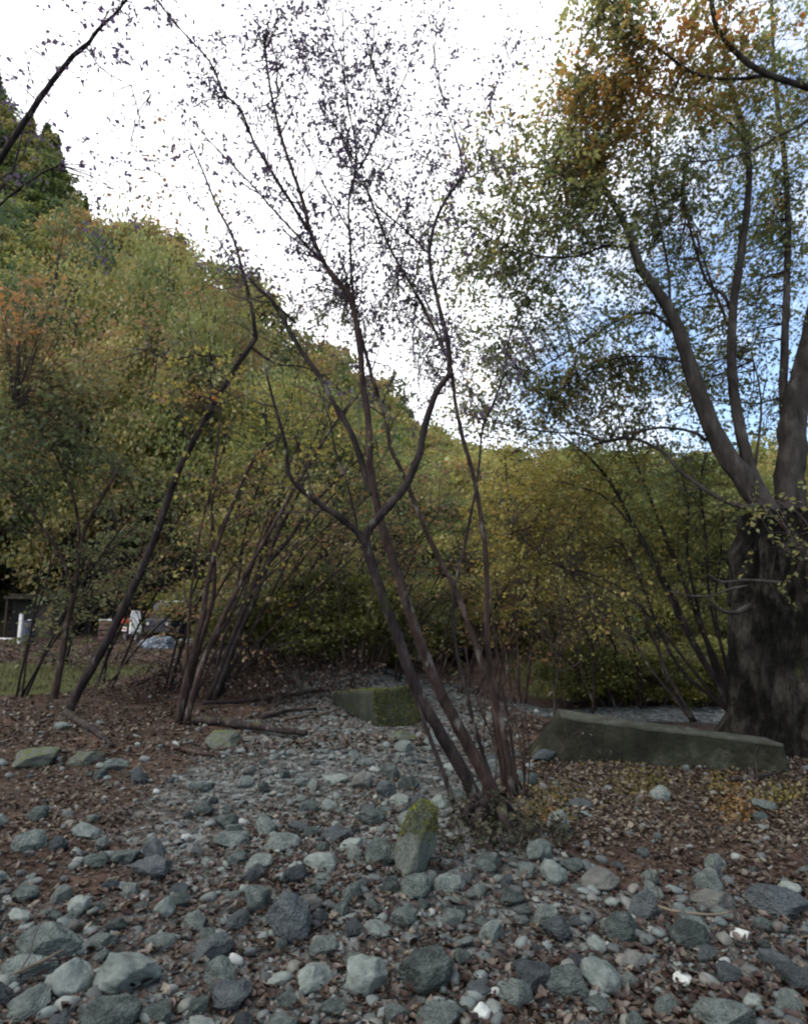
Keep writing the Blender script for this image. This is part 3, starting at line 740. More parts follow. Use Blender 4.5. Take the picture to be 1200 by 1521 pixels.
small_tree('leaning_tree', 'fan of reddish stems leaning right from one foot, left of centre', (270, 1078),
    [([(262, 1082), (280, 1000), (300, 920), (312, 850), (330, 790), (358, 722), (380, 678), (412, 650)], 9.0, 9.3, 20, 6),
     ([(275, 1080), (300, 990), (345, 890), (392, 805), (440, 722), (490, 640), (520, 600)], 9.0, 9.4, 18, 6),
     ([(268, 1080), (290, 985), (318, 880), (316, 800), (316, 730), (325, 640), (328, 600)], 9.1, 9.6, 16, 5),
     ([(300, 985), (350, 900), (380, 820), (400, 760), (430, 690), (445, 640)], 9.2, 9.3, 8, 3),
     ([(266, 1078), (278, 980), (284, 880), (300, 780), (325, 690), (350, 610)], 9.1, 9.5, 9, 3), ([(272, 1078), (318, 975), (360, 900), (420, 830), (470, 790)], 9.1, 9.5, 8, 3)],
    [(330, 600, 10, 80, 60, 1.2, 14, 4, .58, .12), (450, 620, 10, 80, 60, 1.2, 14, 4, .50, .12), (400, 700, 10.5, 70, 60, 1.2, 10, 4, .5, .1)], 'bark_red', 'mid_leaf', size=.08)
small_tree('leaning_tree', 'dark mossy stems leaning right behind the reddish fan', (315, 1035),
    [([(310, 1040), (340, 965), (365, 900), (390, 850), (430, 800), (470, 745), (530, 685), (560, 660)], 10.6, 11, 18, 5),
     ([(318, 1040), (350, 955), (385, 875), (410, 800), (450, 720), (475, 660), (490, 600)], 10.6, 11, 16, 5),
     ([(330, 1030), (380, 960), (440, 900), (500, 850), (540, 815)], 10.7, 11.2, 10, 3),
     ([(312, 1038), (330, 960), (352, 880), (362, 800), (385, 720), (420, 640), (440, 560)], 10.7, 11, 9, 3), ([(322, 1036), (362, 960), (405, 880), (445, 800), (500, 730), (545, 690)], 10.7, 11, 10, 3),
     ([(318, 1036), (350, 940), (372, 850), (410, 760), (455, 680), (478, 620), (482, 560)], 10.7, 11, 9, 3), ([(325, 1034), (385, 975), (450, 930), (520, 890)], 10.8, 11.2, 7, 2)],
    [(480, 640, 11.5, 80, 60, 1.2, 14, 5, .45, .12), (540, 700, 12, 70, 60, 1.2, 12, 4, .45, .12), (450, 780, 12, 80, 50, 1.2, 8, 4, .4, .12)], 'bark_dark', 'mid_leaf', size=.08)
small_tree('overhanging_tree', 'tree reaching into the top left corner with one upward branch', (-120, 1150),
    [([(-120, 1160), (-125, 900), (-110, 600), (-80, 420), (-40, 310), (0, 238), (38, 180), (70, 132), (105, 88), (130, 66)], 6.0, 5.4, 40, 11),
     ([(130, 66), (150, 40), (170, 22), (192, -5)], 5.4, 5.2, 10, 6),
     ([(38, 180), (20, 250), (-10, 300), (-40, 380)][::-1], 6.0, 6.0, 9, 3),
     ([(128, 68), (150, 100), (178, 118), (225, 140)], 5.4, 5.4, 4, 2),
     ([(-60, 380), (0, 305), (55, 262), (90, 245)], 6.0, 5.8, 9, 3)],
    [(80, 130, 5.5, 110, 70, .6, 14, 2, .15, .1), (180, 30, 5.3, 70, 40, .5, 10, 3, .12, .08), (150, 230, 5.7, 90, 60, .6, 9, 2, .2, .1), (200, 290, 6, 40, 30, .4, 6, 5, .2, .1), (20, 60, 5.4, 80, 50, .5, 5, 2, .2, .1)],
    'bark_dark', 'purple_leaf', size=.055, n=5, L=.2, droop=.4, flat=.2)

# thin leaning saplings filling the left and centre: three kinds built once, copied with their parts
def sapling_proto(nst, tint, per, lean):
    sk = []; t, l, st = Tubes(), Leaves(), Tubes()
    for k in range(nst):
        a = rng.uniform(-.5, .5); x0 = rng.normal(0, .022); y0 = rng.normal(0, .022); h = rng.uniform(.65, 1.1); sp = lean * rng.uniform(.3, 1.4) + rng.normal(0, .26)
        pl = [[x0, y0, -.03], [x0 + sp * .25, y0 + a * .1, h * .35], [x0 + sp * .6, y0 + a * .2, h * .7], [x0 + sp, y0 + a * .35, h]]
        q, r = catmull(pl, np.array([.0060, .0048, .0034, .0010]) * rng.uniform(.7, 1.2), 5, .1); st.add(q, r, 6); sk.append((q, r))
    Tw = twigs
    for q, r in sk:
        for _ in range(9):
            i = rng.integers(4, len(q)); d = unit((unit(rng.standard_normal((1, 3)))[0] * .7 + np.array([lean, 0, .35]))[None])[0]; L = rng.uniform(.12, .34)
            p2 = q[i] + d * L * .5 + np.array([0, 0, .02]); p3 = q[i] + d * L + np.array([0, 0, -.03])
            b, br = catmull([q[i], p2, p3], [.0028, .002, .0007], 3); t.add(b, br, 3)
            m = max(1, int(per * rng.uniform(.5, 1.5)))
            V, tt, tips = sprays(b[rng.integers(2, len(b), m)], d * .6, .11, 6, .021, np.full(m, np.clip(tint + rng.normal(0, .12), 0, 1)), .4, .6)
            l.add(V, tt)
            for e_ in range(m): t.add([p3, (p3 + tips[e_]) / 2, tips[e_]], [.001, .0008, .0005], 3)
    V = np.concatenate(l.V)
    return (make_mesh('sapling_stems', np.concatenate(st.V), np.concatenate(st.F), smooth=True), make_mesh('sapling_twigs', np.concatenate(t.V), np.concatenate(t.F)),
            make_mesh('sapling_leaves', V, np.arange(len(V)).reshape(-1, 4), np.concatenate(l.T)))
SP_ = [sapling_proto(5, .62, 5, .45), sapling_proto(5, .35, 7, .30), sapling_proto(4, .80, 2, .6)]
SAPL = [  # px, base py, height px, kind, label
    (30, 1035, 330, 1, 'grey-green sapling at the far left beside the grass patch'), (150, 1020, 300, 0, 'brown-leaved sapling between the feathery tree and the long leaning stem'),
     (245, 1030, 330, 0, 'olive sapling just left of the reddish fan'),
    (345, 1015, 340, 2, 'nearly bare sapling leaning right behind the reddish fan'), (370, 1005, 280, 1, 'green sapling in front of the dark leafy bush'),
    (405, 1020, 300, 0, 'olive-brown sapling rising from the dead brush'), (440, 1005, 330, 2, 'thin bare sapling leaning towards the fork'),
    (470, 1010, 260, 1, 'green sapling left of the mossy block'), (505, 1005, 300, 0, 'brownish sapling behind the mossy block'),
    (550, 1005, 240, 2, 'bare sapling crossing behind the forked stem'), (590, 1010, 260, 1, 'green sapling between the two main stems'),
    (640, 1020, 260, 2, 'leaning bare sapling right of the mossy block'), (690, 1030, 280, 0, 'yellowish sapling behind the slender upright stems'),
    (95, 985, 230, 1, 'dull green sapling in the yard before the hut'), (300, 990, 240, 0, 'olive sapling in front of the pale kerb stones'),
    (730, 1035, 240, 2, 'thin bare sapling left of the yellow shrub'), (910, 1050, 260, 0, 'yellow-green sapling behind the wall middle'), (955, 1052, 300, 1, 'green sapling on the stream edge left of the arching shrub'),
]
for i, (px, by, hp, k, lab) in enumerate(SAPL):
    p = G(px, by); h = hp * mpp(by, p[1])
    e = empty('sapling', p, lab, 'sapling', 'thin saplings in front of the wood')
    e.scale = (h, h * (1 if i % 2 else -1), h); e.rotation_euler = (0, 0, rng.uniform(-.5, .5) + (math.pi if px > 800 else 0))
    link('stems', SP_[k][0], M['bark_dark'] if k != 2 else M['bark_red'], e); link('twigs', SP_[k][1], M['twig'], e); link('leaves', SP_[k][2], M['brown_leaf'], e)

# ------------------------------------------------------------------ the massive old tree on the right
def big_tree():
    D = 7.6
    b = G(1190, 1118); b[1] = D
    b[0] = P(1195, 900, D)[0]; b[2] = hgt(b[0], b[1]) - .15
    e = empty('old_tree', b, 'massive old tree with dark swollen trunk and spreading limbs on the right', 'tree')
    rows, seg = 170, 260
    V = []
    ztop = P(1165, 762, D)[2]
    for i in range(rows):
        t = i / (rows - 1); z = b[2] + (ztop - b[2]) * t
        rad = np.interp(t, [0, .06, .15, .4, .68, .80, .90, 1.0], [1.16, 1.02, .92, .84, .72, .67, .56, .46])
        cx = b[0] + np.interp(t, [0, .6, 1], [0, -.02, -.16]); cy = D
        for j in range(seg):
            a = 2 * math.pi * j / seg
            q = Vector((math.cos(a) * 1.3, math.sin(a) * 1.3, z * .45))
            r = rad * (1 + .13 * noise.noise(q * 1.4) + .09 * noise.noise(q * 3.4) + .045 * noise.noise(Vector((math.cos(a) * 9, math.sin(a) * 9, z * 1.1))) + .10 * math.sin(a * 5 + 1.0) * (1 - t) ** 3)
            kb = float(sstep(.5, .66, t) * (1 - sstep(.84, .95, t))); r *= 1 + kb * (.16 * noise.noise(q * 5.5) + .12 * noise.noise(q * 10) + .02); r *= 1 + .05 * noise.noise(Vector((math.cos(a) * 11, math.sin(a) * 11, z * 1.3))) - .05 * abs(noise.noise(Vector((math.cos(a) * 30, math.sin(a) * 30, z * 3.5)))) + .02 * noise.noise(q * 9)
            V.append([cx + math.cos(a) * r, cy + math.sin(a) * r, z])
    i, j = np.meshgrid(np.arange(rows - 1), np.arange(seg), indexing='ij'); k = (j + 1) % seg
    Fc = np.stack([i * seg + j, i * seg + k, (i + 1) * seg + k, (i + 1) * seg + j], -1).reshape(-1, 4)
    cap = np.array([[(rows - 1) * seg, (rows - 1) * seg + q, (rows - 1) * seg + q + 1, (rows - 1) * seg + q + 2] for q in range(1, seg - 2, 2)])
    obj('trunk', V, np.vstack([Fc, cap]), M['bark_old'], e, smooth=True)
    sk = []
    def limb(px, d0, d1, w0, w1, seg=12): return stem_part(e, px, d0, d1, w0, w1, 'bark_limb', sk, seg, 'limb')
    l1 = limb([(1175, 830), (1148, 775), (1105, 712), (1064, 650), (1034, 575), (1008, 492), (982, 442), (952, 400), (935, 350), (905, 292), (882, 262)], 7.5, 7.8, 70, 11, 16)
    l2 = limb([(1150, 780), (1132, 735), (1108, 680), (1092, 600), (1086, 530), (1090, 440), (1104, 350), (1112, 270), (1108, 212), (1092, 150), (1078, 100)], 7.6, 8.0, 34, 10)
    l3 = limb([(1180, 840), (1172, 750), (1174, 680), (1182, 600), (1202, 520), (1230, 400), (1270, 250), (1300, 60)], 7.7, 8.2, 78, 30, 16)
    l4 = limb([(1172, 690), (1163, 590), (1166, 480), (1170, 350), (1165, 240), (1150, 120), (1145, 0)], 7.9, 8.6, 24, 7)
    l4b = limb([(1230, 830), (1250, 720), (1290, 560), (1380, 380), (1480, 150)], 7.9, 8.2, 80, 20)
    top = limb([(1280, 175), (1240, 145), (1198, 130), (1132, 107), (1092, 78), (1064, 40), (1054, -10), (1040, -60)], 7.0, 6.2, 18, 10)
    top2 = limb([(1140, 112), (1095, 117), (1050, 115), (1020, 103), (985, 78), (950, 50), (915, 15), (890, -30)], 6.8, 6.4, 9, 4, 8)
    r2 = limb([(1250, 130), (1200, 178), (1160, 200), (1120, 222), (1070, 237), (1020, 240)], 7.2, 7.0, 11, 3, 8)
    dr = limb([(1130, 752), (1100, 752), (1068, 740), (1030, 716), (1005, 695), (985, 672), (940, 652), (880, 660)], 7.4, 8.4, 15, 5, 8)
    dr2 = limb([(1048, 655), (1030, 642), (985, 635), (945, 642), (900, 655), (865, 645), (800, 640), (720, 625)], 7.7, 8.8, 9, 3, 8)
    br = limb([(1092, 480), (1075, 440), (1048, 415), (1022, 330), (1012, 280), (1030, 220)], 7.9, 8.2, 10, 4, 8)
    br2 = limb([(1085, 490), (1060, 430), (1038, 365), (1015, 300)], 7.8, 7.6, 8, 3, 8)
    br3 = limb([(995, 460), (992, 400), (978, 330), (968, 270), (965, 180)], 7.8, 8.0, 8, 3, 8)
    br4 = limb([(1000, 490), (965, 465), (920, 475), (880, 500), (830, 530), (780, 560)], 7.8, 8.6, 8, 3, 8)
    br5 = limb([(1020, 540), (985, 532), (930, 530), (880, 545), (820, 590)], 7.7, 8.8, 7, 2.5, 8)
    br6 = limb([(940, 370), (900, 365), (860, 380), (800, 380), (740, 360), (690, 330)], 7.8, 7.6, 8, 3, 8)
    br7 = limb([(905, 292), (860, 270), (800, 250), (740, 250), (690, 265)], 7.8, 7.4, 7, 2.5, 8)
    br8 = limb([(1108, 215), (1080, 180), (1020, 150), (940, 130), (870, 110)], 8.0, 7.4, 8, 3, 8)
    br9 = limb([(1120, 700), (1130, 600), (1115, 520), (1105, 560)][:3], 7.8, 8.2, 8, 3, 8)
    dead = limb([(1160, 866), (1110, 862), (1072, 864), (1050, 853)], 6.85, 6.6, 10, 5, 8)
    dead2 = limb([(1115, 900), (1090, 910), (1068, 905), (1052, 888)], 6.9, 6.9, 18, 5, 8)
    limb([(1110, 870), (1080, 876), (1055, 885), (1025, 885), (990, 878)], 6.9, 7.1, 7, 3, 8)
    t, l = Tubes(), Leaves()
    for s in (l1, l2, l4, top2, r2, dr, dr2, br, br2, br3, br4, br5, br6, br7, br8, br9):
        m = len(s[0]) // 3
        twigs(t, (s[0][m:], s[1][m:]), 13, .75, l, .05, 3, .35, .15, .35, order=2)
    twigs(t, top, 16, .7, l, .05, 4, .6, .2, .2, order=2)
    twigs(t, (l3[0][15:], l3[1][15:]), 14, .9, l, .05, 4, .4, .15, .3)
    allp = np.concatenate([s[0] for s in sk]); allp = allp[allp[:, 2] > 3.0]
    crown(l, t, allp, [
        # px, py, d, rx, ry, rd, subs, per, tint, spread
        (760, 310, 7.6, 140, 120, 1.0, 52, 4, .46, .09), (730, 350, 7.6, 100, 80, .9, 26, 5, .42, .08), (800, 240, 7.5, 90, 80, .8, 24, 5, .48, .08),
        (840, 400, 7.8, 130, 120, 1.1, 46, 4, .40, .07), (850, 330, 7.8, 60, 50, .7, 22, 7, .36, .08), (790, 450, 8.2, 60, 50, .7, 14, 6, .25, .07),
        (890, 150, 7.2, 60, 60, .7, 26, 7, .72, .07), (950, 120, 7.0, 100, 50, .9, 28, 5, .76, .10), (1010, 50, 6.6, 100, 60, .9, 24, 5, .70, .14),
        (905, 50, 6.8, 60, 60, .7, 30, 7, .50, .10), (880, 230, 7.6, 30, 60, .5, 16, 7, .68, .08), (850, 200, 7.5, 45, 60, .6, 14, 5, .40, .10), (1030, 140, 7.2, 60, 30, .6, 12, 6, .62, .1),
        (1000, 230, 7.8, 120, 70, .9, 24, 5, .34, .10), (940, 310, 8.2, 70, 70, .9, 18, 5, .34, .10), (1060, 300, 8.2, 70, 90, .9, 14, 4, .32, .10),
        (1110, 60, 6.8, 80, 60, .8, 26, 6, .52, .14), (1160, 250, 8.4, 60, 120, .9, 18, 5, .36, .12), (1130, 420, 8.6, 70, 90, .9, 18, 5, .30, .10), (1170, 150, 7.4, 50, 60, .7, 12, 5, .4, .1),
        (830, 530, 8.8, 140, 80, 1.1, 32, 4, .44, .08), (750, 570, 8.8, 110, 60, 1, 26, 4, .40, .12), (900, 570, 8.8, 110, 70, 1, 28, 5, .40, .12), (700, 520, 8.6, 70, 50, .9, 16, 6, .36, .12),
        (960, 500, 8.6, 60, 60, .9, 16, 5, .3, .1), (1010, 590, 8.8, 60, 50, .9, 16, 5, .36, .12), (1060, 520, 9.0, 60, 90, .9, 20, 5, .28, .1), (860, 630, 9.0, 120, 25, .9, 24, 6, .40, .12),
        (1000, 400, 9.0, 60, 60, .9, 14, 4, .3, .1), (780, 620, 9.2, 150, 50, 1.1, 40, 5, .50, .10), (700, 450, 8.6, 90, 110, 1, 22, 4, .40, .1), (1000, 260, 8.6, 190, 150, 1.2, 80, 5, .40, .12), (1100, 420, 9.2, 140, 170, 1.2, 60, 5, .36, .12), (900, 420, 9, 120, 120, 1.0, 36, 5, .38, .10), (840, 200, 7.8, 70, 110, .9, 26, 5, .46, .10),
        (1080, 180, 7.8, 120, 90, 1, 34, 5, .46, .14), (960, 600, 9.4, 160, 60, 1.1, 40, 5, .40, .10), (1180, 820, 6.75, 40, 40, .2, 6, 5, .40, .08), (1120, 640, 9, 50, 40, .8, 8, 5, .45, .1), (1185, 640, 9, 40, 60, .8, 10, 6, .5, .1),
    ], size=.062, n=9, L=.34, droop=.4, flat=.45, rmax=.011, dens=1.2)
    t.build('branches', M['twig'], e); l.build('crown', M['big_leaf'], e)
    # dark burr knots on the trunk
    kn = Tubes()
    return e
big_tree()

# ------------------------------------------------------------------ arching shrubs behind the wall
small_tree('arching_shrub', 'yellow-green many-stemmed shrub arching left beside the massive trunk', (1085, 1075),
    [([(1090, 1060), (1062, 1010), (1035, 965), (1000, 890), (965, 820), (935, 770), (905, 715), (870, 675), (830, 645)], 8.9, 9.5, 22, 5),
     ([(1095, 1060), (1070, 1000), (1040, 930), (1010, 850), (985, 790), (965, 740), (945, 690), (925, 640)], 9.0, 9.8, 18, 5),
     ([(1088, 1060), (1060, 990), (1035, 900), (1020, 820), (1022, 750), (1010, 700)], 9.0, 9.6, 15, 4),
     ([(1080, 1055), (1050, 1030), (1020, 1005), (990, 960), (965, 900), (945, 850), (920, 800)], 8.9, 9.4, 12, 4),
     ([(1092, 1050), (1075, 980), (1062, 900), (1070, 820), (1072, 750)], 9.1, 9.6, 9, 3),
     ([(1090, 1058), (1055, 1000), (1022, 945), (985, 870), (950, 800), (900, 740), (850, 720)], 8.9, 9.3, 13, 4), ([(1095, 1055), (1078, 985), (1055, 900), (1048, 800), (1040, 720), (1050, 670)], 9.0, 9.6, 11, 4), ([(1085, 1060), (1040, 1010), (985, 940), (930, 880), (870, 850), (810, 835)], 8.9, 9.2, 10, 3)],
    [(1010, 700, 9.6, 100, 50, 1.1, 26, 5, .42, .10), (1060, 790, 9.8, 60, 80, 1, 24, 5, .38, .10), (960, 790, 9.8, 80, 60, 1, 20, 5, .52, .10), (880, 720, 9.6, 80, 50, 1, 24, 5, .62, .10),
     (930, 860, 10, 100, 50, 1, 18, 5, .50, .12), (1040, 880, 10, 60, 50, 1, 12, 5, .40, .10)], 'bark_dark', 'mid_leaf', tw_n=10, size=.065, L=.5, droop=.2, flat=.85, dens=1.8)
small_tree('arching_shrub', 'thin bare-stemmed shrub bending left above the middle of the wall', (1030, 1075),
    [([(1032, 1072), (1010, 1035), (990, 1000), (975, 960), (952, 905), (910, 880), (860, 855), (800, 822), (760, 780)], 8.6, 9.4, 10, 3),
     ([(1028, 1072), (995, 1030), (960, 985), (930, 935), (890, 890), (840, 850)], 8.6, 9.3, 8, 3),
     ([(1026, 1072), (985, 1000), (975, 930), (950, 860)], 8.7, 9.2, 6, 2.5)],
    [(820, 770, 10, 70, 60, 1, 28, 5, .68, .08), (790, 830, 10.5, 70, 50, 1, 18, 5, .66, .1), (870, 830, 10, 80, 40, 1, 14, 5, .58, .1)], 'bark_dark', 'mid_leaf', tw_n=9, size=.065, L=.5, droop=.2, flat=.85, dens=1.6)
small_tree('yellow_shrub', 'tall thin yellow-leaved shrub right of the slender upright stems', (770, 1045),
    [([(772, 1045), (768, 960), (765, 860), (755, 760), (750, 680)], 11.0, 11.4, 8, 3), ([(780, 1045), (790, 950), (800, 850), (815, 760)], 11, 11.3, 7, 3), ([(765, 1045), (745, 960), (738, 880), (730, 800)], 11, 11.3, 6, 2)],
    [(750, 740, 12, 55, 80, 1.1, 30, 5, .66, .09), (800, 700, 12.2, 60, 60, 1, 24, 5, .60, .1), (760, 870, 12, 60, 60, 1, 16, 5, .62, .1)], 'bark_red', 'mid_leaf', tw_n=10, size=.08, L=.42, flat=.6)
small_tree('bare_sapling', 'thin bare sapling standing at the left end of the low wall', (825, 1090),
    [([(822, 1092), (824, 1040), (828, 985), (832, 930), (838, 870), (842, 820)], 7.9, 8.0, 6, 2), ([(828, 985), (812, 940), (790, 900), (775, 870)], 7.9, 7.9, 4, 1.5), ([(829, 975), (850, 930), (862, 900), (880, 870)], 7.9, 8.1, 4, 1.5)],
    [], 'bark_dark', 'mid_leaf', tw_n=8, size=.04)
small_tree('bare_sapling', 'twisted little dead sapling in front of the wall face', (800, 1165),
    [([(800, 1170), (815, 1150), (832, 1135), (836, 1115), (828, 1095), (820, 1080)], 5.95, 6.1, 5, 2), ([(836, 1118), (842, 1098), (838, 1080)], 6.0, 6.1, 3, 1.5)],
    [], 'bark_red', 'litter', tw_n=3, size=.03)
small_tree('bare_sapling', 'upright bare sapling on the bank above the wall middle', (880, 1058),
    [([(880, 1060), (882, 1000), (878, 950), (890, 900), (895, 860)], 10.2, 10.3, 7, 2), ([(880, 1000), (900, 960), (912, 920)], 10.2, 10.3, 4, 2), ([(885, 1055), (865, 1000), (858, 950), (850, 910)], 10.2, 10.4, 5, 2)],
    [], 'bark_dark', 'mid_leaf', tw_n=9, size=.05)

# ------------------------------------------------------------------ low wall and mossy block
def hexblock(name, c, n, mat, label, cat, amp=.02):
    """c: 8 corners (bottom 4 then top 4, each front-left, front-right, back-right, back-left)"""
    c = np.array(c, float)
    import bmesh
    bm = bmesh.new()
    faces = [(0, 1, 5, 4), (1, 2, 6, 5), (2, 3, 7, 6), (3, 0, 4, 7), (4, 5, 6, 7)]
    nl, nd, nh = (max(3, int(n * np.linalg.norm(c[1] - c[0]))), max(3, int(n * np.linalg.norm(c[2] - c[1]))), max(3, int(n * np.linalg.norm(c[4] - c[0]))))
    NN = {(0, 1): nl, (1, 5): nh, (1, 2): nd, (2, 6): nh, (2, 3): nl, (3, 7): nh, (3, 0): nd, (0, 4): nh, (4, 5): nl, (5, 6): nd}
    for f in faces:
        q = c[list(f)]
        lu, lw = NN[f[0], f[1]], NN[f[1], f[2]]
        g = [[bm.verts.new((q[0] * (1 - u) + q[1] * u) * (1 - w) + (q[3] * (1 - u) + q[2] * u) * w) for u in np.linspace(0, 1, lu + 1)] for w in np.linspace(0, 1, lw + 1)]
        for a in range(lw):
            for b in range(lu): bm.faces.new((g[a][b], g[a][b + 1], g[a + 1][b + 1], g[a + 1][b]))
    bmesh.ops.remove_doubles(bm, verts=bm.verts, dist=.004)
    bmesh.ops.smooth_vert(bm, verts=bm.verts, factor=.25, use_axis_x=True, use_axis_y=True, use_axis_z=True)
    for v in bm.verts:
        p = v.co; d = Vector((noise.noise(p * 2.2), noise.noise(p * 2.2 + Vector((9, 0, 0))), noise.noise(p * 2.2 + Vector((0, 9, 0)))))
        v.co = p + d * amp * 1.6 + Vector((noise.noise(p * 9), noise.noise(p * 9 + Vector((5, 5, 0))), noise.noise(p * 9 + Vector((0, 0, 5))))) * amp * .6
    for f in bm.faces: f.smooth = True
    bmesh.ops.recalc_face_normals(bm, faces=bm.faces)
    me = bpy.data.meshes.new(name); bm.to_mesh(me); bm.free()
    ctr = c[:4].mean(0)
    for v in me.vertices: v.co -= Vector(ctr)
    return tag(link(name, me, M[mat], None, ctr), label, cat)

def low(p, z): q = np.array(p); q[2] -= z; return q
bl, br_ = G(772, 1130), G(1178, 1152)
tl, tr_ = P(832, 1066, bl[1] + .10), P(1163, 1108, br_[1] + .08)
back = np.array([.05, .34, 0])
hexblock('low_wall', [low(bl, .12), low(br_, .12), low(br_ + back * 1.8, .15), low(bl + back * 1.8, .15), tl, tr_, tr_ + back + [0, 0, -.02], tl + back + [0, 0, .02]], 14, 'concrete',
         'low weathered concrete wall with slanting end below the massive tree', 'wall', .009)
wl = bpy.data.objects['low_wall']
M['coping'] = solid_mat('coping', [(.3, (.020, .021, .016)), (.5, (.040, .042, .033)), (.7, (.075, .078, .064))], 5, .95, .8, 25, .02, detail=9, spots=(7, .58, (.03, .03, .022)))  # light on the wall top put into the paler colour of an added slab
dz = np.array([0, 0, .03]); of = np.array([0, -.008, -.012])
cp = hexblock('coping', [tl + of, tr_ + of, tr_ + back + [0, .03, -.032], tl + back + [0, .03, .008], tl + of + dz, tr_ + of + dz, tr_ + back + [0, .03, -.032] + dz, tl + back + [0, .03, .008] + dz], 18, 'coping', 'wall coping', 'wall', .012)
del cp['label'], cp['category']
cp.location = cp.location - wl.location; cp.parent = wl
a, b_, c_ = G(496, 1046), G(563, 1080), G(620, 1077)
ta, tb_, tc_ = P(490, 1017, a[1] + .05), P(554, 1024, b_[1] + .1), P(611, 1017, c_[1] + .1)
bk = np.array([.2, 1.3, 0])
hexblock('mossy_block', [low(b_, .1), low(c_, .1), low(c_ + bk, .1), low(a, .1), tb_, tc_, tc_ + bk * .9 - [0, 0, .32], low(ta, .10)], 16, 'block_moss', 'squared stone block with bright moss on its right face behind the stems', 'block', .03)

blk = bpy.data.objects['mossy_block']; bmv = Leaves(); bm_o = np.array(blk.location)
def moss_on(o, n, want, lmin, lmax):
    """short moss shoots rooted on the faces of a built stone, where want(point, normal) says so"""
    bpy.context.view_layer.update(); mw = np.array(o.matrix_world); me = o.data; me.calc_loop_triangles()
    co = np.array([v.co[:] for v in me.vertices]) @ mw[:3, :3].T + mw[:3, 3]
    tr = np.array([t.vertices[:] for t in me.loop_triangles]); A, B, C = co[tr[:, 0]], co[tr[:, 1]], co[tr[:, 2]]
    cr_ = np.cross(B - A, C - A); ar = np.linalg.norm(cr_, axis=1); nn = cr_ / (ar[:, None] + 1e-12)
    k = rng.choice(len(tr), n, p=ar / ar.sum()); u, v = rng.uniform(0, 1, n), rng.uniform(0, 1, n); f = u + v > 1; u[f] = 1 - u[f]; v[f] = 1 - v[f]
    p = A[k] + (B - A)[k] * u[:, None] + (C - A)[k] * v[:, None]; q = nn[k]
    w = np.array([want(a_, b2) for a_, b2 in zip(p, q)]); keep = w + rng.normal(0, .12, n) > 0
    p, q, w = p[keep], q[keep], w[keep]
    V, _ = leaf_quads(p - q * .004, unit(q * .55 + rng.standard_normal(p.shape) * .6), unit(rng.standard_normal(p.shape)), rng.uniform(lmin, lmax, len(p)), rng.uniform(lmin, lmax, len(p)) * .28)
    return V, np.clip(rng.normal(.5, .2, len(p)) + .2 * w, 0, 1)
nR = unit(np.cross(c_ - b_, np.array([0, 0, 1.]))[None])[0]
V, tmoss = moss_on(blk, 26000, lambda p, q: (q @ nR) * 1.0 - .35 + .55 * nz(p[0] * 3, p[1] * 3, p[2] * 3) + .5 * nz(p[0] * 8, p[1] * 8, p[2] * 8) + .5 * max(q[2], 0), .015, .035)
bmv.add(V, tmoss)
M['moss'] = leaf_mat('moss', [(0, (0.0405, 0.0486, 0.0095)), (0.5, (0.0837, 0.0905, 0.0162)), (1, (0.135, 0.135, 0.0351))], .3)
bmv.build('moss', M['moss'], blk)

# ------------------------------------------------------------------ rocks
def rock_mesh(seed, sub=5, planes=12, rough=.085):
    import bmesh
    r = np.random.default_rng(seed)
    bm = bmesh.new(); bmesh.ops.create_icosphere(bm, subdivisions=sub, radius=1)
    co = np.array([v.co for v in bm.verts])
    for _ in range(planes):
        n = r.standard_normal(3); n /= np.linalg.norm(n); d = r.uniform(.58, .89)
        ex = np.maximum(co @ n - d, 0); co = co - ex[:, None] * n * .92
    off = Vector(r.uniform(0, 50, 3))
    for v, c in zip(bm.verts, co):
        p = Vector(c); k = 1 + rough * 1.5 * noise.noise(p * 1.6 + off) + rough * .7 * noise.noise(p * 4 + off)
        if sub >= 3: k += rough * .35 * noise.noise(p * 10 + off) + rough * .18 * noise.noise(p * 24 + off)
        v.co = p * k
    co = np.array([v.co for v in bm.verts]); lo, hi = co.min(0), co.max(0)
    for v in bm.verts: v.co = Vector((np.array(v.co) - (lo + hi) / 2) / (hi - lo))
    for f in bm.faces: f.smooth = True
    me = bpy.data.meshes.new('rock_shape'); bm.to_mesh(me); bm.free()
    return me
RM = [rock_mesh(100 + i) for i in range(14)]
RMAT = {}
def rock_shape(k, mat):
    if (k, mat) not in RMAT:
        me = RM[k].copy(); me.materials.append(M[mat]); RMAT[(k, mat)] = me
    return RMAT[(k, mat)]

placed = []
def rock(px, py, w, h, mat, label, group='riverbed rocks', tilt=0, name='rock', sink=.27):
    p = G(px, py + h * .28); k = mpp(py, p[1])
    W = w * k * 1.06; H = np.clip((h * k - .30 * W), .48 * W, 1.5 * W); Dp = W * rng.uniform(.75, 1.05)
    o = bpy.data.objects.new(name, rock_shape(rng.integers(len(RM)), mat)); COL.objects.link(o)
    o.scale = (W, Dp, H); o.location = (p[0], p[1], p[2] + H * (.5 - sink)); o.rotation_euler = (rng.normal(0, .12), R(tilt) + rng.normal(0, .1), rng.uniform(-.5, .5))
    placed.append((p[0], p[1], max(W, Dp) * .5))
    return tag(o, label, 'rock', group)

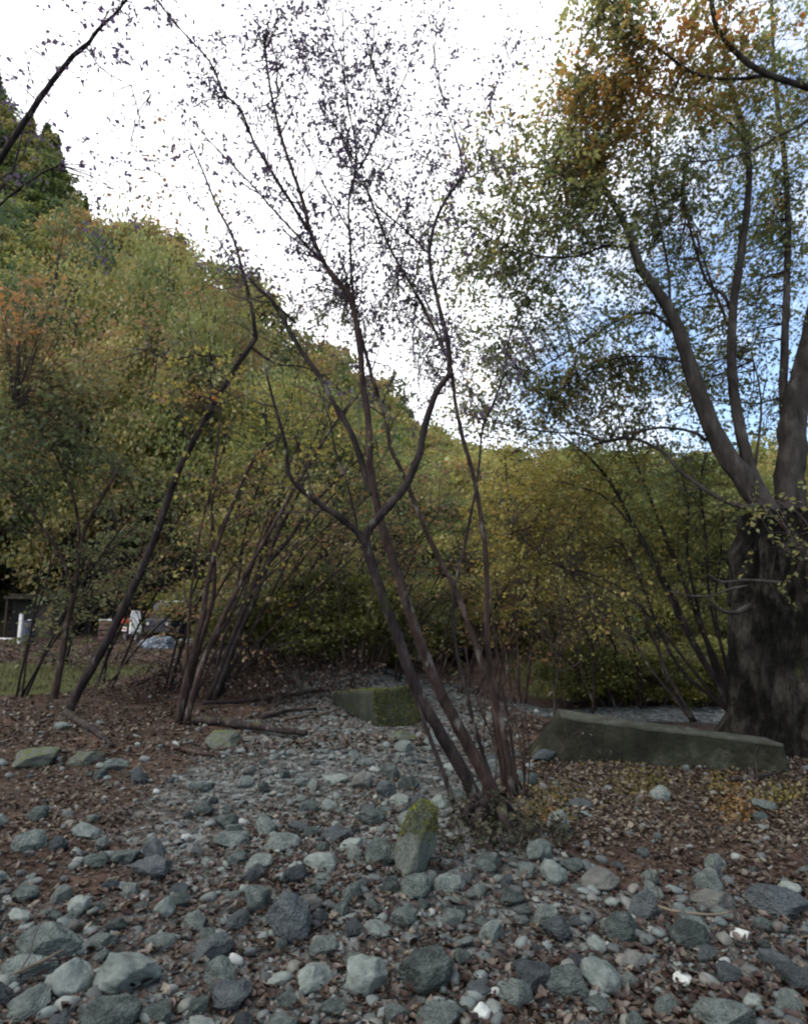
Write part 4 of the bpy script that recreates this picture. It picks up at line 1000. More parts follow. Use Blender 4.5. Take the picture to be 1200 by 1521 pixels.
ROCKS = [
    (77, 1392, 88, 80, 'rock', 'large smooth grey-green rock leaning at the left edge', 30), (38, 1432, 78, 62, 'rock', 'grey rock tucked below the leaning rock at the left edge', 10),
    (103, 1450, 62, 76, 'rock_pale', 'pale mottled upright rock between two bigger ones at lower left', 20), (187, 1440, 92, 86, 'rock_pale', 'biggest pale rock with dark shaded front at lower left', 0),
    (230, 1283, 64, 50, 'rock_dark', 'dark green-grey rock resting above a shadowed hollow', 0), (185, 1272, 42, 24, 'rock', 'small pale slab touching the dark green-grey rock', 0),
    (142, 1277, 40, 22, 'rock', 'flat triangular stone on brown leaves at left', 0), (345, 1245, 48, 30, 'rock', 'grey wedge stone above the paired round stones', 0), (385, 1277, 40, 36, 'rock', 'rounded grey stone below the grey wedge', 0),
    (380, 1332, 44, 58, 'rock', 'slanting pale grey slab left of the big dull boulder', 35), (245, 1347, 30, 46, 'rock_pale', 'pale finger-shaped upright stone in brown leaves', 15), (152, 1394, 40, 38, 'rock', 'teal-grey stone above the biggest pale rock', 0),
    (238, 1398, 44, 30, 'rock', 'low rounded stone right of the teal-grey stone', 0), (340, 1475, 62, 42, 'rock_dark', 'blue-grey flat-topped block at the bottom left', 0), (293, 1493, 38, 38, 'rock', 'greenish stone touching the blue-grey block', 0),
    (160, 1508, 82, 46, 'rock', 'wide grey rock cut by the bottom edge at left', 0), (230, 1502, 50, 42, 'rock', 'grey rock between the wide rock and the greenish stone', 0), (117, 1342, 32, 42, 'rock_pale', 'pale lit stone above the leaning rock', 25),
    (92, 1326, 28, 38, 'rock', 'tall thin grey stone beside the pale lit stone', 10), (40, 1492, 62, 34, 'rock', 'flat grey slab in the bottom left corner', 0), (55, 1120, 60, 48, 'rock_lichen', 'dark mossy boulder at far left near the grass', 0),
    (127, 1124, 48, 32, 'rock_lichen', 'greenish boulder beside the fallen branch at left', 0), (173, 1134, 36, 32, 'rock', 'cubic grey stone right of the greenish boulder', 0), (333, 1097, 56, 32, 'rock_lichen', 'flat mossy boulder below the reddish fan of stems', 0),
    (617, 1312, 54, 52, 'rock', 'bare grey lower stone under the mossy stone', 0), (580, 1314, 28, 42, 'rock', 'slim grey stone left of the mossy stone', 0), (420, 1247, 52, 42, 'rock', 'broad grey stone left of the flat pale slab', 0),
    (477, 1279, 50, 24, 'rock_pale', 'flat pale slab in the gravel left of the mossy stone', 0), (525, 1254, 40, 20, 'rock_pale', 'small pale slab above the flat one', 0), (430, 1357, 66, 100, 'rock_dark', 'big dull dark boulder left of centre', 0),
    (480, 1402, 44, 44, 'rock', 'two-toned stone right of the dull boulder', 0), (540, 1447, 64, 78, 'rock_pale', 'pale humped rock at bottom centre', 0), (635, 1437, 80, 88, 'rock', 'large grey squarish rock right of the pale humped rock', 0),
    (673, 1362, 34, 40, 'rock', 'rounded greenish stone below the central stems', 0), (730, 1380, 38, 44, 'rock_pale', 'pale teal stone right of the rounded greenish stone', 0), (497, 1492, 42, 34, 'rock', 'round teal-grey stone at the bottom centre', 0),
    (587, 1502, 42, 44, 'rock', 'grey stone below the pale humped rock', 0), (427, 1482, 32, 30, 'rock', 'bluish stone at the bottom left of centre', 0), (655, 1511, 70, 42, 'rock', 'broad grey rock cut by the bottom edge at centre', 0),
    (765, 1472, 48, 66, 'rock', 'tall grey-blue rock left of the round boulder', 10), (792, 1447, 48, 60, 'rock_dark', 'dark blue rock wedged beside the round boulder', 0), (550, 1207, 44, 42, 'rock', 'grey cobble mound in the gravel channel', 0),
    (613, 1212, 44, 38, 'rock', 'broad cobble right above the mossy stone', 0), (592, 1186, 34, 22, 'rock_pale', 'pale capped stone high in the gravel channel', 0), (500, 1237, 40, 30, 'rock_dark', 'dark cobble above the small pale slab', 0),
    (828, 1377, 42, 54, 'rock_dark', 'dark egg-shaped stone right of the pale teal stone', 0), (922, 1372, 52, 60, 'rock', 'five-sided grey stone with pointed foot', 0), (840, 1452, 66, 66, 'rock', 'round mottled grey boulder at lower right of centre', 0),
    (893, 1445, 62, 62, 'rock_pale', 'smooth greenish-white boulder right of the round boulder', 20), (890, 1489, 44, 40, 'rock', 'olive-grey stone under the greenish-white boulder', 0), (957, 1342, 44, 66, 'rock_dark', 'dark upright stone above the five-sided stone', 0),
    (1060, 1332, 54, 50, 'rock_warm', 'brownish stone left of the large blue-grey boulder', 0), (1160, 1332, 92, 78, 'rock_dark', 'large blue-grey boulder at the right edge', 25), (885, 1302, 60, 46, 'rock_warm', 'brown-grey sloping stone above the dark egg-shaped stone', 0),
    (1075, 1507, 90, 46, 'rock', 'long grey rock cut by the bottom edge at right', 0), (1190, 1452, 54, 52, 'rock_dark', 'dark rock at the right edge near the bottom', 0), (1100, 1387, 32, 17, 'rock_white', 'white flat chip on dark leaves at right', 0),
    (1015, 1452, 28, 26, 'rock_white', 'white pointed stone near the bottom right', 0), (935, 1457, 28, 32, 'rock', 'small grey stone right of the greenish-white boulder', 0), (1115, 1487, 28, 32, 'rock_pale', 'pale wedge stone above the long grey rock', 0),
    (990, 1492, 34, 44, 'rock', 'teal-grey slab standing near the bottom right', 0), (1080, 1442, 38, 38, 'rock_dark', 'dark rounded stone below the white chip', 0), (715, 1502, 26, 36, 'rock_white', 'white-flecked stone at the bottom centre right', 0),
    (600, 1092, 40, 30, 'rock_lichen', 'smooth grey-green rock under the mossy block', 0), (645, 1095, 34, 44, 'rock_pale', 'white-blue rock seen between the twin stems', 0),
    (92, 1078, 26, 16, 'rock', 'small pale stone beside the foot of the long leaning stem', 0),
]
M['rock_white'] = solid_mat('rock_white', [(0.3, (0.208, 0.224, 0.208)), (0.7, (0.336, 0.352, 0.328))], 5, .7, .3, 25, .02)
for (px, py, w, h, mat, lab, tilt) in ROCKS: rock(px, py, w, h, mat, lab, tilt=tilt)
# the upright mossy stone
p = G(625, 1290); k = mpp(1260, p[1])
ms = empty('mossy_stone', p, 'upright leaning stone capped with bright moss left of the stems', 'rock')
o = link('stone', rock_shape(3, 'rock_moss'), None, ms, (-.02, 0, .17)); o.scale = (.27, .24, .46); o.rotation_euler = (0, R(8), .3)
mv = Leaves()
V, tmoss = moss_on(o, 16000, lambda a_, q: 1.5 * (a_[2] - p[2] - .20) / .2 + .35 * q[2] + .5 * nz(a_[0] * 9, a_[1] * 9, a_[2] * 9) + .5 * nz(a_[0] * 25, a_[1] * 25, a_[2] * 25), .008, .018)
mv.add(V, tmoss)
mv.build('moss', M['moss'], ms)
placed.append((p[0], p[1], .16))

# further cobbles, each an object of its own, largest first
def where(px, py):
    side = 'left of the gravel channel' if px < 420 else 'in the gravel channel' if px < 640 else 'below the central stems' if px < 860 else 'below the low wall'
    dist = 'at the front' if py > 1400 else 'midway back' if py > 1230 else 'far back'
    return f'{dist} {side}'
KIND = [('rock', 'mid grey'), ('rock_dark', 'dark grey'), ('rock_pale', 'pale grey'), ('rock_warm', 'brownish')]
cnt = tries = 0
while cnt < 225 and tries < 20000:
    tries += 1
    py = 1110 + 420 * rng.uniform() ** .8; px = rng.uniform(-60, 1260)
    g = G(px, py); gv, gs = zones(g[0], g[1])
    if rng.uniform() > gv + .12: continue
    W = rng.uniform(.10, .20) if cnt < 110 else rng.uniform(.065, .12)
    if py < 1200: W *= 1.25
    if any((g[0] - x) ** 2 + (g[1] - y) ** 2 < (r + W * .45) ** 2 for x, y, r in placed): continue
    if (g[0] - base[0]) ** 2 + (g[1] - base[1]) ** 2 < .25: continue
    placed.append((g[0], g[1], W * .5))
    mi = rng.choice(4, p=[.60, .22, .12, .06]); mat, cname = KIND[mi]
    big = 'fist-sized' if W < .115 else 'larger'
    flat = rng.uniform() < .4; fl = 'flat' if flat else 'lumpy'
    lab = f'{big} {fl} {cname} cobble {where(px, py)}'
    o = bpy.data.objects.new('cobble', rock_shape(rng.integers(len(RM)), mat)); COL.objects.link(o)
    H = W * (rng.uniform(.4, .55) if flat else rng.uniform(.6, .95))
    o.scale = (W * rng.uniform(.9, 1.3), W * rng.uniform(.7, 1), H); o.location = (g[0], g[1], g[2] + H * .2); o.rotation_euler = (rng.normal(0, .25), rng.normal(0, .25), rng.uniform(0, 6.28))
    tag(o, lab, 'cobble', lab.replace('cobble', 'cobbles')); cnt += 1

# ------------------------------------------------------------------ gravel, leaf litter, grass
def ico(sub, seed):
    me = rock_mesh(seed, sub, 11, .12)
    V = np.array([v.co[:] for v in me.vertices]); Fc = np.array([p.vertices[:] for p in me.polygons]); bpy.data.meshes.remove(me)
    return V, Fc

def ground_samples(n, py_lo, py_hi, w, power=1.0):
    """scatter over the ground so that cover looks even from near to far"""
    out = []
    while len(out) < n:
        y = np.exp(rng.uniform(math.log(w[0]), math.log(w[1]))) if power else rng.uniform(*w)
        x = rng.uniform(-1, 1) * (y * .80 + .8)
        out.append((x, y))
    return out

def build_gravel():
    sets = [([ico(2, 300 + i) for i in range(5)], 2700, .026, .080), ([ico(1, 320 + i) for i in range(5)], 10500, .010, .030)]
    Vs, Fs, Ts, off = [], [], [], 0
    for protos, n, lo, hi in sets:
        got = 0
        while got < n:
            y = math.exp(rng.uniform(math.log(2.2), math.log(15))); x = rng.uniform(-1, 1) * (y * .78 + .6)
            gv, gs = zones(x, y)
            cl = .5 + .5 * nz(x * 1.3, y * 1.3, 7)
            if rng.uniform() > gv * .9 + .36 * cl - gs: continue
            s = lo + (hi - lo) * rng.uniform() ** 2.2
            if y > 6: s *= 1.25
            V, Fc = protos[rng.integers(len(protos))]
            a = rng.uniform(0, 6.28); ca, sa = math.cos(a), math.sin(a)
            sc = np.array([s * rng.uniform(.9, 1.5), s, s * rng.uniform(.45, .9)])
            v = V * sc; v = np.stack([v[:, 0] * ca - v[:, 1] * sa, v[:, 0] * sa + v[:, 1] * ca, v[:, 2] + v[:, 0] * rng.normal(0, .2)], -1)
            v += np.array([x, y, hgt(x, y) + s * .18])
            Vs.append(v); Fs.append(Fc + off); Ts.append(np.full(len(Fc), np.clip(rng.beta(2.0, 2.4), 0, 1) if rng.uniform() > .015 else 1.0)); off += len(v); got += 1
    o = obj('gravel', np.concatenate(Vs), np.concatenate(Fs), M['pebble'], None, np.concatenate(Ts), smooth=True)
    tag(o, 'small grey pebbles and gravel strewn over the riverbed', 'gravel', kind='stuff')
build_gravel()

def build_litter():
    n = 110000; X = []
    while len(X) < n:
        y = math.exp(rng.uniform(math.log(2.1), math.log(30))); x = rng.uniform(-1, 1) * (y * .80 + .6)
        gv, gs = zones(x, y)
        cl = .5 + .5 * nz(x * .9, y * .9, 2) ; patch = float(sstep(.9, 1.6, x) * sstep(4.3, 4.9, y) * (1 - sstep(7.2, 7.8, y)))
        if rng.uniform() > .12 + .60 * cl * cl * 1.6 * (1 - .12 * gv) + .6 * patch - gs * .5: continue
        if x > 1.5 and y > 9.8: continue
        X.append((x, y, hgt(x, y), patch))
    X = np.array(X); m = len(X)
    up = rng.uniform(.002, .022, m); pos = X[:, :3] + np.stack([np.zeros(m), np.zeros(m), up], -1)
    a = rng.uniform(0, 6.28, m)
    ld = unit(np.stack([np.cos(a), np.sin(a), rng.normal(0, .28, m)], -1)); nr = unit(np.stack([rng.normal(0, .35, m), rng.normal(0, .35, m), np.ones(m)], -1))
    sz = (.014 + .044 * rng.uniform(0, 1, m) ** 1.8) * np.where(X[:, 1] > 7, 1.5, 1) * np.where(X[:, 1] > 15, 1.8, 1)
    V, Fc = curled(pos, ld, nr, sz, sz * rng.uniform(.20, .40, m))
    t = rng.beta(1.9, 2.3, m) * .95
    pt = np.array([nz(x * .8, y * .8, 12) for x, y, _, _ in X])
    t = np.repeat(np.clip(t + .18 * X[:, 3] - .10 * (X[:, 1] < 4.2) + .10 * pt, 0, .93), 4)
    o = obj('fallen_leaves', V, Fc, M['litter'], None, t)
    tag(o, 'reddish-brown fallen leaves carpeting the ground between stones', 'leaf litter', kind='stuff')
build_litter()

# leaves lying on the stones' flanks and low moss tufts: orange and yellow patches right of the stems
def patches():
    mv = Leaves()
    for (px, py, rx, ry, n, t0) in ((815, 1190, 45, 35, 900, .55), (955, 1160, 45, 25, 700, .5), (1095, 1195, 40, 28, 600, .78), (1160, 1180, 50, 16, 600, .5), (905, 1125, 60, 10, 500, .5), (815, 1215, 30, 14, 200, .80), (1070, 1165, 30, 16, 400, .6)):
        for _ in range(n):
            q = rng.standard_normal(2) * .55
            g = G(px + q[0] * rx, py + q[1] * ry)
            ld = unit(rng.standard_normal((1, 3)) * np.array([1, 1, .5]) + np.array([0, 0, .5])); s = rng.uniform(.02, .045)
            V, _ = leaf_quads(g[None] + np.array([0, 0, .004]), ld, unit(rng.standard_normal((1, 3)) + np.array([0, 0, .6])), np.array([s]), np.array([s * .35]))
            mv.add(V, np.array([np.clip(t0 + rng.normal(0, .1), 0, 1)]))
    M['patch'] = leaf_mat('ground_moss', [(0, (.06, .05, .02)), (.5, (.12, .105, .03)), (.8, (.15, .085, .03)), (1, (.19, .075, .025))], .2)
    tag(mv.build('ground_moss', M['patch']), 'yellow and orange low ground cover in front of the low wall', 'ground cover', kind='stuff')
patches()

def build_grass():
    n = 26000; X = []
    while len(X) < n:
        if rng.uniform() < .72:
            y = rng.uniform(12.4, 26); x = rng.uniform(1.6, y * .85)
        else:
            y = rng.uniform(10.8, 18.5); x = -rng.uniform(5.2, 14)
        if rng.uniform() < zones(x, y)[1]: X.append((x, y, hgt(x, y)))
    X = np.array(X); m = len(X)
    ld = unit(rng.standard_normal((m, 3)) * .35 + np.array([0, 0, 1.])); nr = unit(rng.standard_normal((m, 3)) * np.array([1, 1, .2]))
    sz = rng.uniform(.08, .30, m) * np.where(X[:, 0] < 0, .55, 1)
    V, Fc = leaf_quads(X, ld, nr, sz, sz * .07)
    tag(obj('grass', V, Fc, M['grass'], None, np.clip(rng.normal(0, .18, m) + np.where(X[:, 0] > 0, .55, .50), 0, 1)), 'olive green grass on the banks', 'grass', kind='stuff')
build_grass()

# ------------------------------------------------------------------ fallen branches and logs
def fallen(px, w, label, name='fallen_branch', mat='bark_dark', lift=.03):
    pts = [G(x, y) + np.array([0, 0, lift]) for x, y in px]; rr = [.5 * a * mpp(1100, p[1]) for a, p in zip(w, pts)]
    e = empty(name, pts[0], label, 'branch')
    q, r = catmull(pts, rr, 5, .15); t = Tubes().add(q, r, 8, .06); t.build('log', M[mat], e)
    for _ in range(3):
        s = Tubes(); twigs(s, (q, r), 1, .35, None, up=.3, order=1); s.build('twig', M['twig'], e)
fallen([(98, 1062), (120, 1076), (145, 1092), (168, 1112)], [12, 12, 10, 5], 'dark fallen branch beside the foot of the long leaning stem')
fallen([(285, 1076), (330, 1080), (380, 1088), (455, 1098)], [11, 12, 11, 8], 'dark log lying right of the reddish fan of stems', lift=.07)
fallen([(235, 1105), (275, 1118), (322, 1126)], [9, 8, 5], 'reddish fallen branch below the flat mossy boulder', mat='bark_red')
fallen([(420, 1072), (455, 1066), (490, 1062)], [4, 4, 3], 'thin pale stick left of the mossy block', mat='cane')
fallen([(1085, 1162), (1115, 1160), (1155, 1153)], [9, 8, 5], 'dark stick lying in front of the right end of the wall')
fallen([(965, 1358), (1000, 1372), (1060, 1378), (1095, 1372)], [3, 3.5, 3, 2], 'thin twig lying among the stones right of the five-sided stone', mat='cane', lift=.06)
fallen([(20, 1478), (55, 1462), (95, 1440)], [5, 5, 3], 'straight stick between the stones at lower left', mat='cane', lift=.08)
for k, (x0, y0, x1, y1, lab) in enumerate(((200, 1020, 290, 1000, 'low grey brush twig pile edge below the blue-white heap'), (300, 1052, 480, 1040, 'dark branch along the earth bank behind the reddish fan'), (390, 1075, 470, 1060, 'short dark branch on the bank near the pale stick'))):
    fallen([(x0, y0), ((x0 + x1) / 2, (y0 + y1) / 2 - 4), (x1, y1)], [6, 6, 4], lab, lift=.08)
# red-brown dead brush on the bank
db = Tubes(); dl = Leaves(); c = G(395, 1045)
for _ in range(280):
    x, y = c[0] + rng.uniform(-2.4, 1.7), c[1] + rng.uniform(-.3, 1.6); z = hgt(x, y); a = rng.uniform(-1, 1)
    pts = [[x, y, z - .03], [x + a * .2, y + rng.normal(0, .1), z + rng.uniform(.15, .35)], [x + a * .5, y + rng.normal(0, .2), z + rng.uniform(.2, .6)]]
    q, r = catmull(pts, [.007, .005, .002], 3); db.add(q, r, 3)
    V, t, _ = sprays(q[-3:], np.zeros(3), .15, 4, .06, np.full(3, rng.uniform(.15, .5)), .5, .3, .4); dl.add(V, t)
e = empty('dead_brush', c, 'low reddish-brown dead brush on the bank right of the reddish fan', 'brush')
db.build('twigs', M['bark_red'], e); dl.build('dead_leaves', M['litter'], e)

# ------------------------------------------------------------------ yard at the back left: hut, van, scooter, post, heap
import bmesh
def paint(name, c, rough=.35, metallic=0.0, spec=.5):
    return solid_mat(name, [(.3, tuple(x * .82 for x in c)), (.7, c)], 3, rough, .05, 40, .004, metallic=metallic, spec=spec)
M['navy'] = paint('navy_paint', (.006, .008, .022)); M['black'] = paint('black_rubber', (.015, .015, .016), .8); M['white'] = paint('white_paint', (.6, .6, .57))
M['red'] = paint('red_paint', (.45, .05, .03)); M['glass'] = paint('dark_glass', (.02, .024, .03), .08); M['steel'] = paint('steel', (.5, .5, .5), .35, .9)
M['wood_dark'] = solid_mat('dark_timber', [(.3, (.02, .016, .013)), (.7, (.06, .05, .04))], 4, .9, .5, 20, .01, (1, 1, .2))
M['wood_grey'] = solid_mat('grey_board', [(.3, (.012, .012, .011)), (.7, (.024, .024, .022))], 4, .9, .5, 20, .01, (1, 1, .2))
M['blue'] = paint('blue_plastic', (.010, .018, .05), .45); M['tarp'] = solid_mat('tarp', [(0.35, (0.035, 0.045, 0.065)), (0.5, (0.1, 0.1175, 0.14)), (0.68, (0.21, 0.23, 0.25))], 7, .5, .8, 9, .05)
M['crate'] = paint('red_crate', (.07, .028, .022), .6)

def box(bm, c, s, bev=.0, taper=(1, 1)):
    r = bmesh.ops.create_cube(bm, size=1)['verts']
    for v in r:
        tp = taper if v.co.z > 0 else (1, 1)
        v.co = Vector((v.co.x * s[0] * tp[0] + c[0], v.co.y * s[1] * tp[1] + c[1], v.co.z * s[2] + c[2]))
    if bev:
        ed = list({e for v in r for e in v.link_edges}); bmesh.ops.bevel(bm, geom=ed, offset=bev, segments=2, affect='EDGES', profile=.6)
def cyl(bm, c, r, h, axis='X', seg=24):
    from mathutils import Matrix
    rot = {'X': Matrix.Rotation(math.pi / 2, 4, 'Y'), 'Y': Matrix.Rotation(math.pi / 2, 4, 'X'), 'Z': Matrix()}[axis]
    bmesh.ops.create_cone(bm, cap_ends=True, segments=seg, radius1=r, radius2=r, depth=h, matrix=Matrix.Translation(c) @ rot)
def part(name, mat, parent, fn, loc=(0, 0, 0), smooth=False):
    bm = bmesh.new(); fn(bm); me = bpy.data.meshes.new(name); bm.to_mesh(me); bm.free()
    if smooth:
        for p in me.polygons: p.use_smooth = True
    return link(name, me, M[mat], parent, loc)
def yard(px, d, label, name, cat, rz=0):
    q = P(px, 900, d); e = empty(name, (q[0], q[1], hgt(q[0], q[1])), label, cat); e.rotation_euler = (0, 0, rz); return e

# dark navy small van, seen from its front (local -Y faces the camera)
v = yard(238, 31, 'dark navy boxy van parked at the edge of the wood', 'parked_van', 'van', -.25)
def van_body(bm):
    box(bm, (0, 1.5, .62), (1.48, 3.2, .72), .10); box(bm, (0, 1.62, 1.35), (1.40, 2.9, .85), .14, (.88, .88))
part('body', 'navy', v, van_body)
part('windscreen', 'glass', v, lambda bm: box(bm, (0, .21, 1.36), (1.12, .05, .5), .01, (.9, 1)))
for s in (-1, 1):
    part('side_window', 'glass', v, lambda bm: box(bm, (s * .668, 1.6, 1.42), (.05, 2.1, .42), .01))
    h = part('headlight', 'steel', v, lambda bm: cyl(bm, (s * .55, -.11, .70), .075, .05, 'Y'))
    part('mirror', 'black', v, lambda bm: box(bm, (s * .83, .35, 1.15), (.16, .08, .2), .02))
    for y in (.55, 2.5):
        w = part('wheel', 'black', v, lambda bm: cyl(bm, (s * .66, y, .29), .29, .2, 'X'))
        part('rim', 'steel', w, lambda bm: cyl(bm, (s * .765, y, .29), .17, .03, 'X'))
part('bumper', 'black', v, lambda bm: box(bm, (0, -.12, .36), (1.44, .14, .18), .03))
part('roof_rack', 'steel', v, lambda bm: [box(bm, (0, y, 1.82), (1.1, .04, .04)) for y in (.8, 1.6, 2.4)])
# white scooter with red flashes, side-on
s_ = yard(198, 29, 'white scooter with red flashes parked in front of the van', 'motor_scooter', 'scooter', -.75)
for x in (-.55, .55):
    w = part('wheel', 'black', s_, lambda bm: cyl(bm, (x, 0, .24), .24, .10, 'Y')); part('rim', 'steel', w, lambda bm: cyl(bm, (x, 0, .24), .13, .12, 'Y'))
part('leg_shield', 'white', s_, lambda bm: (box(bm, (.42, 0, .70), (.14, .56, .66), .05, (.9, .9)), box(bm, (.55, 0, .52), (.36, .16, .12), .04)))
part('body', 'navy', s_, lambda bm: (box(bm, (0, 0, .33), (.8, .28, .12), .03), box(bm, (-.42, 0, .55), (.62, .30, .30), .07)))
part('seat', 'black', s_, lambda bm: box(bm, (-.38, 0, .76), (.66, .28, .12), .04))
part('side_panel', 'white', s_, lambda bm: box(bm, (-.42, -.155, .58), (.5, .03, .2), .012)); part('flash', 'red', s_, lambda bm: box(bm, (-.36, -.178, .60), (.30, .02, .08), .006))
part('windshield', 'white', s_, lambda bm: box(bm, (.36, 0, 1.20), (.06, .54, .46), .02, (1, .7))); part('handlebar', 'steel', s_, lambda bm: cyl(bm, (.33, 0, 1.03), .02, .66, 'Y'))
part('mirror', 'black', s_, lambda bm: (cyl(bm, (.33, .3, 1.2), .06, .02, 'X'), cyl(bm, (.33, -.3, 1.2), .06, .02, 'X'))); part('top_box', 'red', s_, lambda bm: box(bm, (-.72, 0, .95), (.3, .34, .24), .03))
# plank on a crate
c2 = yard(165, 30.5, 'reddish slatted crate left of the scooter', 'crate', 'crate')
for y in (-.3, .3): part('slat_panel', 'crate', c2, lambda bm: [box(bm, (0, y, z), (.75, .03, .17), .004) for z in (.12, .36, .6, .84)] + [box(bm, (x, y * .883, .47), (.05, .05, .94)) for x in (-.34, .34)])
part('base', 'crate', c2, lambda bm: box(bm, (0, 0, .03), (.7, .5, .04)))
pl = yard(167, 30.5, 'white plank laid across the reddish crate', 'plank', 'plank'); pl.location.z += .945
part('board', 'white', pl, lambda bm: box(bm, (0, 0, .03), (.95, .5, .06), .008))
# blue-white tarpaulin heap
bm = bmesh.new(); bmesh.ops.create_icosphere(bm, subdivisions=5, radius=1)
for vv in bm.verts:
    p = vv.co.copy(); k = 1 + .30 * noise.noise(p * 1.8) + .20 * abs(noise.noise(p * 4)) + .08 * noise.noise(p * 9)
    vv.co = Vector((p.x * .68 * k, p.y * .5 * k, max(-.02, p.z * .36 * k + .04)))
me = bpy.data.meshes.new('tarp_heap'); bm.to_mesh(me); bm.free()
q = G(236, 962); tag(link('tarp_heap', me, M['tarp'], None, q), 'crumpled blue-white sheet heaped in front of the van', 'tarp')
for px, wd, lab in ((275, .8, 'pale kerb stone right of the sheet heap'), (300, .7, 'pale kerb stone between two others'), (322, .55, 'pale short kerb stone nearest the leaning stems')):
    q = G(px, 955); o = bpy.data.objects.new('kerb_stone', rock_shape(int(px) % 14, 'rock_pale')); COL.objects.link(o); o.location = (q[0], q[1], q[2] + .07); o.scale = (wd, .35, .26); tag(o, lab, 'kerb stone', 'pale kerb stones in the yard')
# white post and blue barrel, hut behind
po = yard(34, 27, 'white-painted wooden post in front of the hut', 'post', 'post'); po.location.z -= .05
part('shaft', 'white', po, lambda bm: box(bm, (0, 0, .68), (.13, .13, 1.36), .02)); part('cap', 'wood_grey', po, lambda bm: box(bm, (0, 0, 1.39), (.21, .21, .05), .01))
ba = yard(47, 28, 'dark blue barrel beside the white post', 'barrel', 'barrel')
part('drum', 'blue', ba, lambda bm: cyl(bm, (0, 0, .5), .24, 1.0, 'Z', 32), smooth=False)
part('hoop', 'black', ba, lambda bm: [cyl(bm, (0, 0, z), .25, .04, 'Z', 32) for z in (.05, .35, .68, .97)]); part('lid', 'steel', ba, lambda bm: cyl(bm, (.05, -.02, 1.03), .12, .05, 'Z'))
hu = yard(60, 33, 'dark timber hut with flat overhanging roof in the shade at far left', 'hut', 'hut', .15)
part('wall', 'wood_grey', hu, lambda bm: [box(bm, (x, 0, .95), (.19, .06, 1.9), .01) for x in np.arange(-1.2, 1.25, .2)] + [box(bm, (s * 1.28, 1.2, .95), (.06, 2.4, 1.9)) for s in (-1, 1)] + [box(bm, (0, 2.4, .95), (2.5, .06, 1.9))])
part('roof', 'wood_dark', hu, lambda bm: (box(bm, (0, 1.05, 2.06), (3.1, 3.3, .16), .02), box(bm, (0, 1.05, 2.2), (2.8, 3.0, .10), .02)))
d_ = part('door', 'wood_dark', hu, lambda bm: box(bm, (.3, -.05, .85), (.8, .05, 1.7), .01)); part('handle', 'steel', d_, lambda bm: box(bm, (.6, -.09, .9), (.03, .04, .14), .008))
for s in (-1, 1): part('corner_post', 'wood_dark', hu, lambda bm: box(bm, (s * 1.42, -.45, .98), (.1, .1, 1.96)))
wp = G(8, 950); wpo = empty('plank', wp, 'weathered white plank lying at the far left edge of the yard', 'plank'); wpo.rotation_euler = (0, 0, -.4)
part('board', 'white', wpo, lambda bm: box(bm, (0, 0, .05), (1.1, .22, .06), .01))

# ------------------------------------------------------------------ sky, sun, camera
SUN_EL, SUN_AZ = R(55), R(-105)       # azimuth from +Y, clockwise seen from above
w = bpy.data.worlds.new('World'); S.world = w; w.use_nodes = True
N, L = w.node_tree.nodes, w.node_tree.links; N.clear()
sky = N.new('ShaderNodeTexSky'); sky.sky_type = 'NISHITA'; sky.sun_disc = False; sky.sun_elevation = SUN_EL; sky.sun_rotation = SUN_AZ
sky.air_density = 1.0; sky.dust_density = 1.0
tc = N.new('ShaderNodeTexCoord')
n1 = N.new('ShaderNodeTexNoise'); n1.inputs['Scale'].default_value = 3.2; n1.inputs['Detail'].default_value = 7; n1.inputs['Roughness'].default_value = .6
L.new(tc.outputs['Generated'], n1.inputs['Vector'])
sx = N.new('ShaderNodeSeparateXYZ'); L.new(tc.outputs['Generated'], sx.inputs[0])
ma = N.new('ShaderNodeMath'); ma.operation = 'MULTIPLY_ADD'; L.new(sx.outputs['Z'], ma.inputs[0]); ma.inputs[1].default_value = .35; L.new(n1.outputs[0], ma.inputs[2])
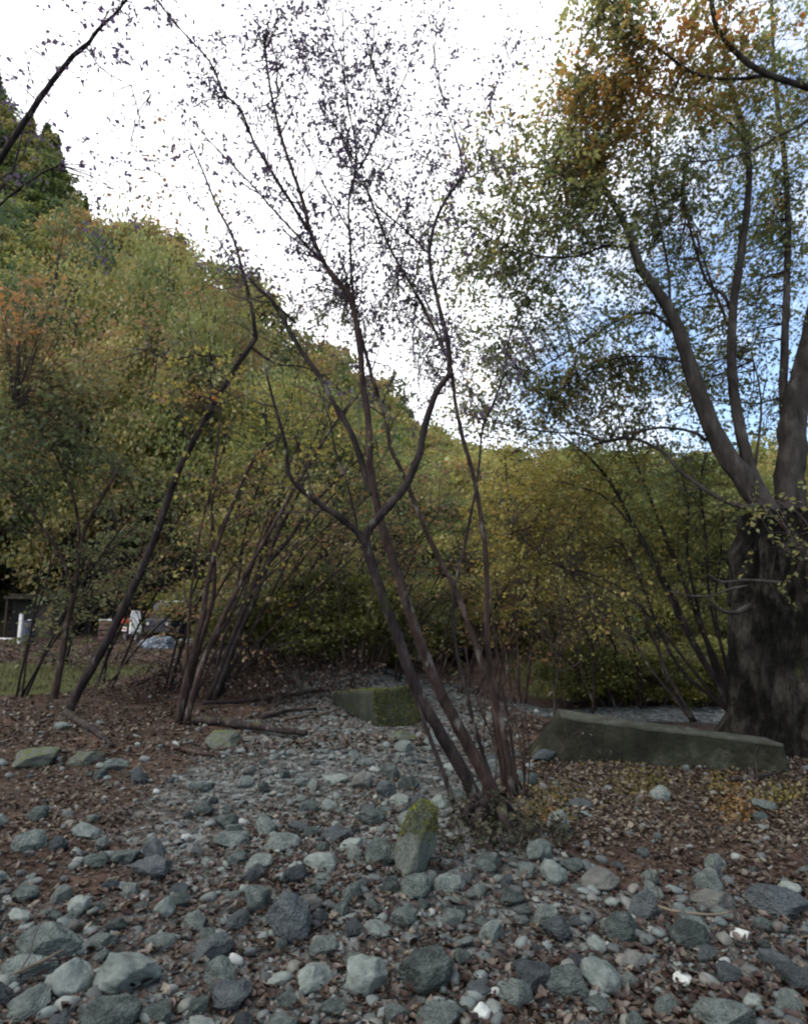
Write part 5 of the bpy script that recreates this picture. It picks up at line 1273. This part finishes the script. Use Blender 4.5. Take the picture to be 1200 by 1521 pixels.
mb = N.new('ShaderNodeMath'); mb.operation = 'MULTIPLY_ADD'; L.new(sx.outputs['X'], mb.inputs[0]); mb.inputs[1].default_value = -.50; L.new(ma.outputs[0], mb.inputs[2])
cr = N.new('ShaderNodeValToRGB'); cr.color_ramp.elements[0].color = (.12, .12, .12, 1); cr.color_ramp.elements[0].position = .37; cr.color_ramp.elements[1].position = .64
L.new(mb.outputs[0], cr.inputs[0])
mx = N.new('ShaderNodeMixRGB'); L.new(cr.outputs[0], mx.inputs[0]); hs = N.new('ShaderNodeHueSaturation'); hs.inputs['Saturation'].default_value = 1.25; hs.inputs['Value'].default_value = 1.55; L.new(sky.outputs[0], hs.inputs['Color']); L.new(hs.outputs[0], mx.inputs[1]); mx.inputs[2].default_value = (12.5, 12.6, 13.2, 1)
bg = N.new('ShaderNodeBackground'); bg.inputs['Strength'].default_value = .10; L.new(mx.outputs[0], bg.inputs[0])
wo = N.new('ShaderNodeOutputWorld'); L.new(bg.outputs[0], wo.inputs[0])

sl = bpy.data.lights.new('sun', 'SUN'); sl.energy = 1.4; sl.angle = R(14); sl.color = (1, .95, .88)
so = bpy.data.objects.new('sun', sl); COL.objects.link(so)
dv = Vector((math.sin(SUN_AZ) * math.cos(SUN_EL), math.cos(SUN_AZ) * math.cos(SUN_EL), math.sin(SUN_EL)))
so.rotation_euler = dv.to_track_quat('Z', 'Y').to_euler()

cd = bpy.data.cameras.new('camera'); cam = bpy.data.objects.new('camera', cd); COL.objects.link(cam)
cam.location = (0, 0, CAMZ); cam.rotation_euler = (math.pi / 2 + PITCH, 0, 0)
cd.sensor_fit = 'VERTICAL'; cd.sensor_height = 24; cd.lens = F / 1521 * 24; cd.clip_start = .05; cd.clip_end = 1500
S.camera = cam
S.view_settings.view_transform = 'Standard'; S.view_settings.look = 'None'; S.view_settings.gamma = 1; S.view_settings.exposure = 1.05
S.render.engine = 'CYCLES'
S.cycles.max_bounces = 6; S.cycles.diffuse_bounces = 4; S.cycles.transmission_bounces = 4; S.cycles.glossy_bounces = 2
S.cycles.filter_width = 2.2
try: S.cycles.use_denoising = True
except Exception: pass
